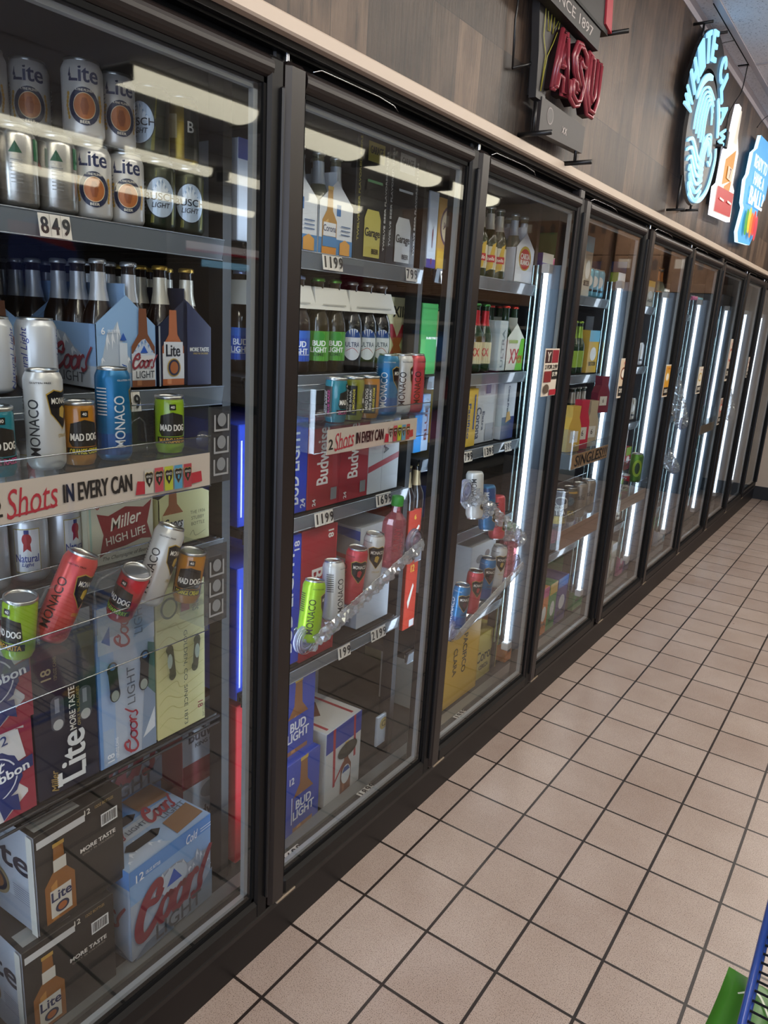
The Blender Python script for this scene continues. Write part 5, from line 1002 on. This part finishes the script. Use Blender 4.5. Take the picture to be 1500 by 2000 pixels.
for y, z0, z in ((-.2, .30, .37), (.06, .36, .41), (-.2, -.22, -.36), (.03, -.28, -.33), (.3, 0, .001)): MB().tube([(-.006, y, z0), (-.006, y, z)], .005, FR, 6).tube([(-.05, y, z), (.03, y, z)], .006, FR, 6).build('bracket', t)
lamp = glow('eef0ff', 1.8)
t = empty('bottle_sign', (.07, 3.03, 2.42), label='glowing white bottle-shaped sign with amber drink and red base beside the wave sign', cat='sign')
bp = [(-.20, -.26), (.24, -.24), (.22, -.08), (.16, -.06), (.17, .10), (.10, .16), (.07, .30), (.04, .30), (.0, .30), (-.02, .24), (-.05, .10), (-.12, .06), (-.15, -.10), (-.22, -.13)]
MB().prism(bp, -.02, .0, glow('ece8e2', .32), F0, side=glow('eef0ff', .8)).build('light_panel', t)
m = MB(); a = Art().poly([(-.10, .02), (.10, .10), (.10, -.05), (-.10, -.10)], 'd08a1c').poly([(-.05, -.1), (.10, -.05), (.06, -.20), (.0, -.22)], 'c9801c').poly([(-.19, -.12), (.2, -.10), (.2, -.22), (-.19, -.24)], 'b8242c').poly([(.0, .12), (.05, .28), (.07, .28), (.07, .12)], 'e2dccf').rect(-.04, -.06, .08, .0, 'd8c4a8').text('7', .02, -.03, .05, '7a3020').rect(-.13, -.175, -.03, -.165, 'eee6dc').rect(.05, -.165, .15, -.155, 'eee6dc')
paint(m, a, FRONT(.001, 0, 0), .0012, emit=.12); m.build('printed_art', t)
m = MB().box(-.05, -.02, -.15, .15, -.2, .1, FR); m.build('back_box', t)
t = empty('ball_sign', (.07, 3.86, 2.44), label='glowing light blue lettered sign with fruit picture at the right edge of the photo', cat='sign')
bp = [(-.34, -.28), (-.28, -.33), (.08, -.31), (.14, -.26), (.16, -.10), (.34, .0), (.36, .26), (.30, .30), (-.14, .28), (-.18, .20), (-.28, .16), (-.30, .04), (-.36, .0), (-.33, -.12), (-.28, -.14)]
MB().prism(bp, -.02, 0, glow('4a9ed8', .36), F0, side=glow('bfe0ff', .8)).build('light_panel', t)
a = Art().text('READY TO', .0, .14, .07, 'dfeefa', w=.42, rot=2, b=.03).text('HAVE A', .0, .05, .07, 'dfeefa', w=.34, rot=2, b=.03).text('BALL?', .0, -.05, .10, 'eef6fc', w=.46, rot=2, b=.05)
for i, c in enumerate(('3f9a34', 'd8c22c', 'e07a24', 'd8402c', 'c42c44')): a.ell(-.20+.07*i, -.21+.02*(i % 2), .05, .075, c, 12)
m = MB(); paint(m, a, FRONT(.001, 0, 0), .0012, emit=.25); m.build('printed_art', t)
# unlit letter sign
t = empty('letter_sign', (.075, .80, 2.27), label='unlit dark red three-letter neon sign with black backing and trident on the wood wall', cat='sign')
RD = M('84303a', .25, 0, .6); DG = M('1e1b1b', .5)
def tubes(m, pts, y, z, sx, sz, r, mat, x=.012): m.tube([(x, y+p[0]*sx, z+p[1]*sz) for p in spline(pts, 5)] if len(pts) > 2 else [(x, y+p[0]*sx, z+p[1]*sz) for p in pts], r, mat, 8)
LT = {'A': [[(0, 0), (.18, 0), (.26, .25), (.55, .25), (.6, 0), (.95, 0), (.62, 1), (.32, 1), (0, 0)], [(.33, .42), (.58, .42), (.46, .8), (.33, .42)]], 'S': [[(.9, .72), (.62, .70), (.5, .80), (.38, .7), (.62, .52), (.92, .32), (.75, .02), (.45, -.04), (.1, .05), (.05, .32), (.32, .32), (.42, .2), (.55, .2), (.6, .3), (.2, .52), (.05, .75), (.25, 1.0), (.55, 1.03), (.85, .95), (.9, .72)]], 'U': [[(0, 1), (.3, 1), (.3, .3), (.5, .18), (.65, .3), (.65, 1), (.95, 1), (.95, .25), (.72, -.02), (.3, -.02), (0, .25), (0, 1)]]}
lb = MB(); lm = MB()
for c, y in (('A', -.115), ('S', .005), ('U', .125)):
    for L_ in LT[c]:
        out = L_
        lb.prism([(y+p[0]*.112, -.075+p[1]*.155) for p in LT[c][0][:-1]], -.02, .004, M('1c0c0e', .4), F0) if L_ is LT[c][0] else None
        for s, x in ((1.0, .01), (.86, .016)):
            cx = sum(p[0] for p in out)/len(out); cy = sum(p[1] for p in out)/len(out)
            q = [(cx+(p[0]-cx)*s, cy+(p[1]-cy)*s) for p in out]; lm.tube([(x, y+p[0]*.112, -.075+p[1]*.155) for p in q], .0065, RD, 8)
lb.build('letter_backing', t); lm.build('red_tubing', t)
m = MB(); m.prism([(-.135, -.19), (.20, -.18), (.20, -.105), (-.135, -.10)], -.03, -.005, M('2b2626', .5), F0); a = Art().ell(-.07, -.135, .022, .022, '7a7070').ell(-.07, -.135, .019, .019, '2b2626').text('XX', .04, -.15, .018, 'a89c98').text('SINCE', -.03, -.14, .001, '4a4242')
paint(m, a, FRONT(-.0045, 0, 0)); m.build('lower_plate', t)
m = MB(); m.prism([(-.17, -.11), (-.13, -.11), (-.115, .02), (-.06, .12), (-.03, .2), (-.10, .42), (-.22, .42), (-.20, .1), (-.18, .0)], -.03, -.008, M('262423', .5), F0); YL = M('8f8830', .4)
for pts in ([(-.15, -.09), (-.14, .0), (-.165, .04), (-.17, .2), (-.15, .1), (-.14, .06), (-.13, .06), (-.12, .2), (-.10, .3), (-.10, .2), (-.11, .06), (-.08, .1), (-.05, .17), (-.075, .08), (-.10, .04), (-.13, .0), (-.15, -.09)],): m.tube([(-.005, p[0], p[1]) for p in pts], .0016, YL, 5)
m.build('trident', t)
for y, z in ((-.16, -.20), (.16, -.215)): MB().tube([(-.055, y-.0, z), (.045, y, z)], .007, FR, 8).tube([(-.01, y, z), (-.01, y, z+.08)], .005, FR, 6).build('bracket', t)
m = MB(); m.box(-.04, -.012, -.16, -.10, -.1, .35, FR).tube([(-.04, -.26, -.06), (-.04, -.27, .05), (-.04, -.24, .25), (-.04, -.2, .36)], .003, FR, 6).tube([(-.04, -.26, -.06), (-.03, -.18, -.03), (-.03, -.14, .02)], .004, FR, 6)
m.build('bracket', t)
t = empty('plate_sign', (.10, .86, 2.42), label='dark angled sign plate lettered SINCE 1897 with a red edge, top of the photo', cat='sign')
m = MB(); X_ = Matrix.Rotation(R(-2), 4, 'X'); m.box(-.03, 0, -.34, .10, -.055, .0, DG, X_); m.box(-.03, .004, -.34, .10, .0, .008, BLACK, X_); a = Art().text('SINCE 1897', -.11, -.027, .026, 'a8a09c', w=.30, b=.0)
paint(m, a, lambda u, v, d: tuple(X_ @ Vector((d+.0005, u, v)))); m.build('plate', t)
m = MB(); m.prism([(-.10, .01), (.16, .0), (.12, .10), (.06, .30), (-.14, .30)], -.03, 0, DG, F0).prism([(.12, .02), (.175, .01), (.11, .30), (.07, .30)], -.03, .006, M('a8303a', .4), F0); m.tube([(-.03, .17, .01), (.05, .20, .02)], .007, FR, 8); m.tube([(-.02, .08, -.05), (-.02, .08, -.12)], .004, FR, 6); m.build('red_edge', t)
# cords
def cord(pts, label, r=.0028, box_=None):
    t = empty('power_cord', pts[0], label=label, cat='cord'); o = Vector(pts[0]); q = []
    P = [Vector(p)-o for p in pts]; P = [P[0]]+P+[P[-1]]
    for i in range(1, len(P)-2):
        for k in range(6):
            u = k/6; a_, b_, c_, d_ = P[i-1:i+3]; q.append(.5*((2*b_)+(c_-a_)*u+(2*a_-5*b_+4*c_-d_)*u*u+(3*b_-a_-3*c_+d_)*u**3))
    q.append(P[-2]); MB().tube(q, r, FR, 6).build('cable', t)
    if box_ is not None: v = Vector(box_)-o; MB().box(v.x-.008, v.x+.008, v.y-.016, v.y+.016, v.z-.04, v.z+.04, FR, bev=.004).build('adapter', t)
cord([(.095, 2.965, 2.878), (.09, 2.95, 2.76), (.085, 2.87, 2.69), (.08, 2.80, 2.62), (.08, 2.79, 2.56), (.075, 2.70, 2.50)], 'black cord dropping from the ceiling slot to the wave sign', box_=(.09, 2.79, 2.50))
cord([(.10, 2.60, 2.878), (.07, 2.50, 2.84), (.06, 2.42, 2.80), (.05, 2.38, 2.79)], 'short thin black cord from the ceiling slot above the wave sign', .002)
cord([(.095, 3.9, 2.878), (.07, 3.75, 2.82), (.06, 3.62, 2.74)], 'black cord above the light blue sign at the right edge', .0025)

# ---------------------------------------------------------------- foreground rack and bag, lower right
BLU = M('1e3f8f', .3)
t = empty('wire_rack', (1.03, -.2, 0), label='blue wire display rack at the lower right corner', cat='rack')
m = MB(); m.tube([(-.0055, .31, .512), (.0, -.5, .512)], .0065, BLU, 10).tube([(-.0055, .31, .512), (.33, .31, .512)], .0065, BLU, 10).tube([(.0, .31, .49), (.006, -.5, .49)], .005, BLU, 8); m.build('top_rail', t)
m = MB()
for i in range(34): y = .29-.0235*i; m.tube([(-.002, y, .497), (.33, y, .497)], .0022, WIRE, 5)
m.build('shelf_wires', t)
for x, y in ((.36, .30), (.36, -.5)): MB().tube([(x, y, 0), (x, y, .9)], .011, BLU, 8).build('post', t)
MB().tube([(.01, .30, .02), (.36, .30, .02), (.36, -.5, .02), (.01, -.5, .02)], .008, BLU, 8).build('base_rail', t)
m = MB()
for i in range(18): y = .28-.044*i; m.tube([(.01, y, .22), (.35, y, .22)], .002, WIRE, 5)
m.tube([(.01, .3, .22), (.01, -.5, .22)], .006, BLU, 8).build('lower_shelf', t)
def bag(loc, rot, w, h, d, mat, label, art=None, name='snack_bag'):
    n = 12; g = random.Random(3); vs = []; m = MB()
    for s in (1, -1):
        for i in range(n+1):
            for j in range(n+1):
                u, v = i/n, j/n; b = d*.5*(math.sin(PI*u)*math.sin(PI*v))**.45 if 0 < u < 1 and 0 < v < 1 else .0006
                vs.append((s*b*(1+g.uniform(-.07, .07)), (u-.5)*w*(1-.05*math.sin(PI*v)), v*h))
    k = (n+1)**2; fs = []
    for s in (0, 1):
        for i in range(n):
            for j in range(n): q = [s*k+i*(n+1)+j, s*k+(i+1)*(n+1)+j, s*k+(i+1)*(n+1)+j+1, s*k+i*(n+1)+j+1]; fs.append(q if s == 0 else q[::-1])
    m.add(vs, fs, mat, True)
    if art: paint(m, art, FRONT(d*.5+.001, 0, 0))
    o = m.build(name, loc=loc, rot=tuple(R(q) for q in rot)); tag(o, label, 'bag')
bag((1.018, -.17, .235), (0, -66, -98), .13, .20, .05, M('3a7420', .3), 'bright green snack bag poking out left of the blue rack', Art().line([(-.03, .15), (.0, .17), (.03, .14)], .004, 'dfe8d0').poly([(.01, .02), (.05, .02), (.05, .06), (.01, .06)], 'd8a41c'))
bag((1.15, -.13, .225), (0, 20, -80), .18, .22, .07, M('8a2440', .3), 'crimson foil bag under the wires of the blue rack')
bag((1.18, .06, .225), (0, 15, -80), .18, .24, .07, M('b9ae3a', .3), 'yellow foil bag under the wires of the blue rack, farther back')
bag((1.12, .22, .225), (0, 10, -80), .14, .2, .06, M('12304a', .3), 'dark blue foil bag at the far end of the blue rack')

# ---------------------------------------------------------------- across the aisle, seen mirrored in the glass
t = empty('added_dark_cabinet', (1.6, 6.5, 0), label='tall dark cabinet added at the end wall to darken reflections in the middle doors', cat='cabinet')  # dark block added so the doors mirror less bright wall
MB().box(-1.1, 1.2, -.2, .235, 0, 1.95, M('18191c', .5), bev=.006).build('body', t)
for i in range(3): MB().box(-1.08+.76*i, -.34+.76*i, -.215, -.2, .06, 1.9, M('121316', .4), bev=.004).build('cabinet_door', t)
def fb2():
    m = MB().box(-.36, 0, 0, .48, 0, .34, CARD, bev=.004); paint(m, f_plain(('r', .1, .6, .2, .85, '4a3526'), ('p', '4a3526', (.08, .8), (.15, .92), (.22, .8)), ('r', .35, .62, .45, .85, '4a3526'), ('r', .65, .65, .9, .9, 'c4b6a4'))(.48, .34), FRONT(0, 0, 0)); return m.mesh('carton')
for i in range(4):
    for j in range(2): solo('brown2', fb2, 'cardboard_box', 'brown cardboard box on the added dark cabinet by the end wall, %s, %s' % (['leftmost', 'second from left', 'third from left', 'rightmost'][i], ['lower', 'upper'][j]), 'box', (.56+.55*i, 6.30, 1.952+.342*j), -90)
t = empty('store_gondola', (2.5, 4.75, 0), label='long grey shop shelving across the aisle, mirrored in the far doors', cat='shelving')
MB().box(.2, .25, -1.4, 1.4, 0, 1.75, M('8b8780', .5)).build('back_panel', t); MB().box(-.2, .2, -1.4, 1.4, 0, .14, M('6e6a64', .5)).build('base', t)
for z in (.5, .85, 1.2, 1.55): MB().box(-.18, .2, -1.4, 1.4, z-.03, z, M('9a958c', .5)).build('shelf', t)
for i in range(7):
    for j, z in enumerate((.502, .852, 1.202)):
        c = COL[(i*3+j*5) % len(COL)]; solo('g%d%d' % (i, j), mk_carton(.28, .2, .20+.03*(i % 3), c), 'shop_carton', '%s carton on the mirrored shop shelving, %s, %s row' % (CN[c], PN[i], ['low', 'middle', 'upper'][j]), 'carton', (2.4, 3.75+.37*i, z), 180)
for i in range(5):
    for j in range(2 if i % 2 else 1):
        a = f_plain(('r', .1, .6, .2, .85, '4a3526'), ('p', '4a3526', (.08, .8), (.15, .92), (.22, .8)), ('r', .35, .62, .45, .85, '4a3526'), ('r', .65, .65, .9, .9, 'c4b6a4'))
        def f(a=a):
            m = MB().box(-.36, 0, 0, .48, 0, .34, CARD, bev=.004); paint(m, a(.48, .34), FRONT(0, 0, 0)); return m.mesh('carton')
        solo('brown', f, 'cardboard_box', 'brown cardboard shipping box on top of the mirrored shelving, %s, %s' % (PN[i], ['lower', 'upper'][j]), 'box', (2.33, 4.05+.5*i, 1.752+.342*j), 180)
def poster(loc, w, h, art, label, emit=0):
    m = MB().box(0, .01, 0, w, 0, h, M('1a1c24', .5)); paint(m, art(w, h), face((0, 0, 0), (0, 1, 0), (0, 0, 1), (-1, 0, 0)) if False else face((-.0005, w, 0), (0, -1, 0), (0, 0, 1), (-1, 0, 0)), emit=emit); o = m.build('hanging_sign', loc=loc); tag(o, label, 'sign')
poster((3.5, 4.3, 1.72), 1.1, .3, lambda w, h: Art().rect(0, 0, w, h, '5a1c26').text('ICE COLD', w*.35, h*.5, h*.4, 'c9c4c8', w=w*.45), 'dark red ICE COLD sign across the shop, mirrored in the second door', .25)
poster((3.5, 1.05, 1.55), .55, .5, lambda w, h: Art().rect(0, 0, w, h, '10162e').ell(w*.5, h*.5, w*.42, h*.46, '1c2c66').poly([(w*.1, h*.6), (w*.9, h*.75), (w*.9, h*.88), (w*.2, h*.85)], '7a1c2c'), 'dark blue round emblem poster across the shop, mirrored in the nearest door', .15)
poster((3.5, 2.45, 1.95), 1.2, .07, lambda w, h: Art().rect(0, 0, w, h, 'c4b8b8').rect(0, 0, w, h*.25, '8a2430'), 'pale strip sign across the shop, mirrored in the nearest door', .8)
poster((3.5, 2.6, 1.85), .5, .05, lambda w, h: Art().rect(0, 0, w, h, '8fc4e6'), 'light blue lit strip across the shop, mirrored in the nearest door', 1.0)
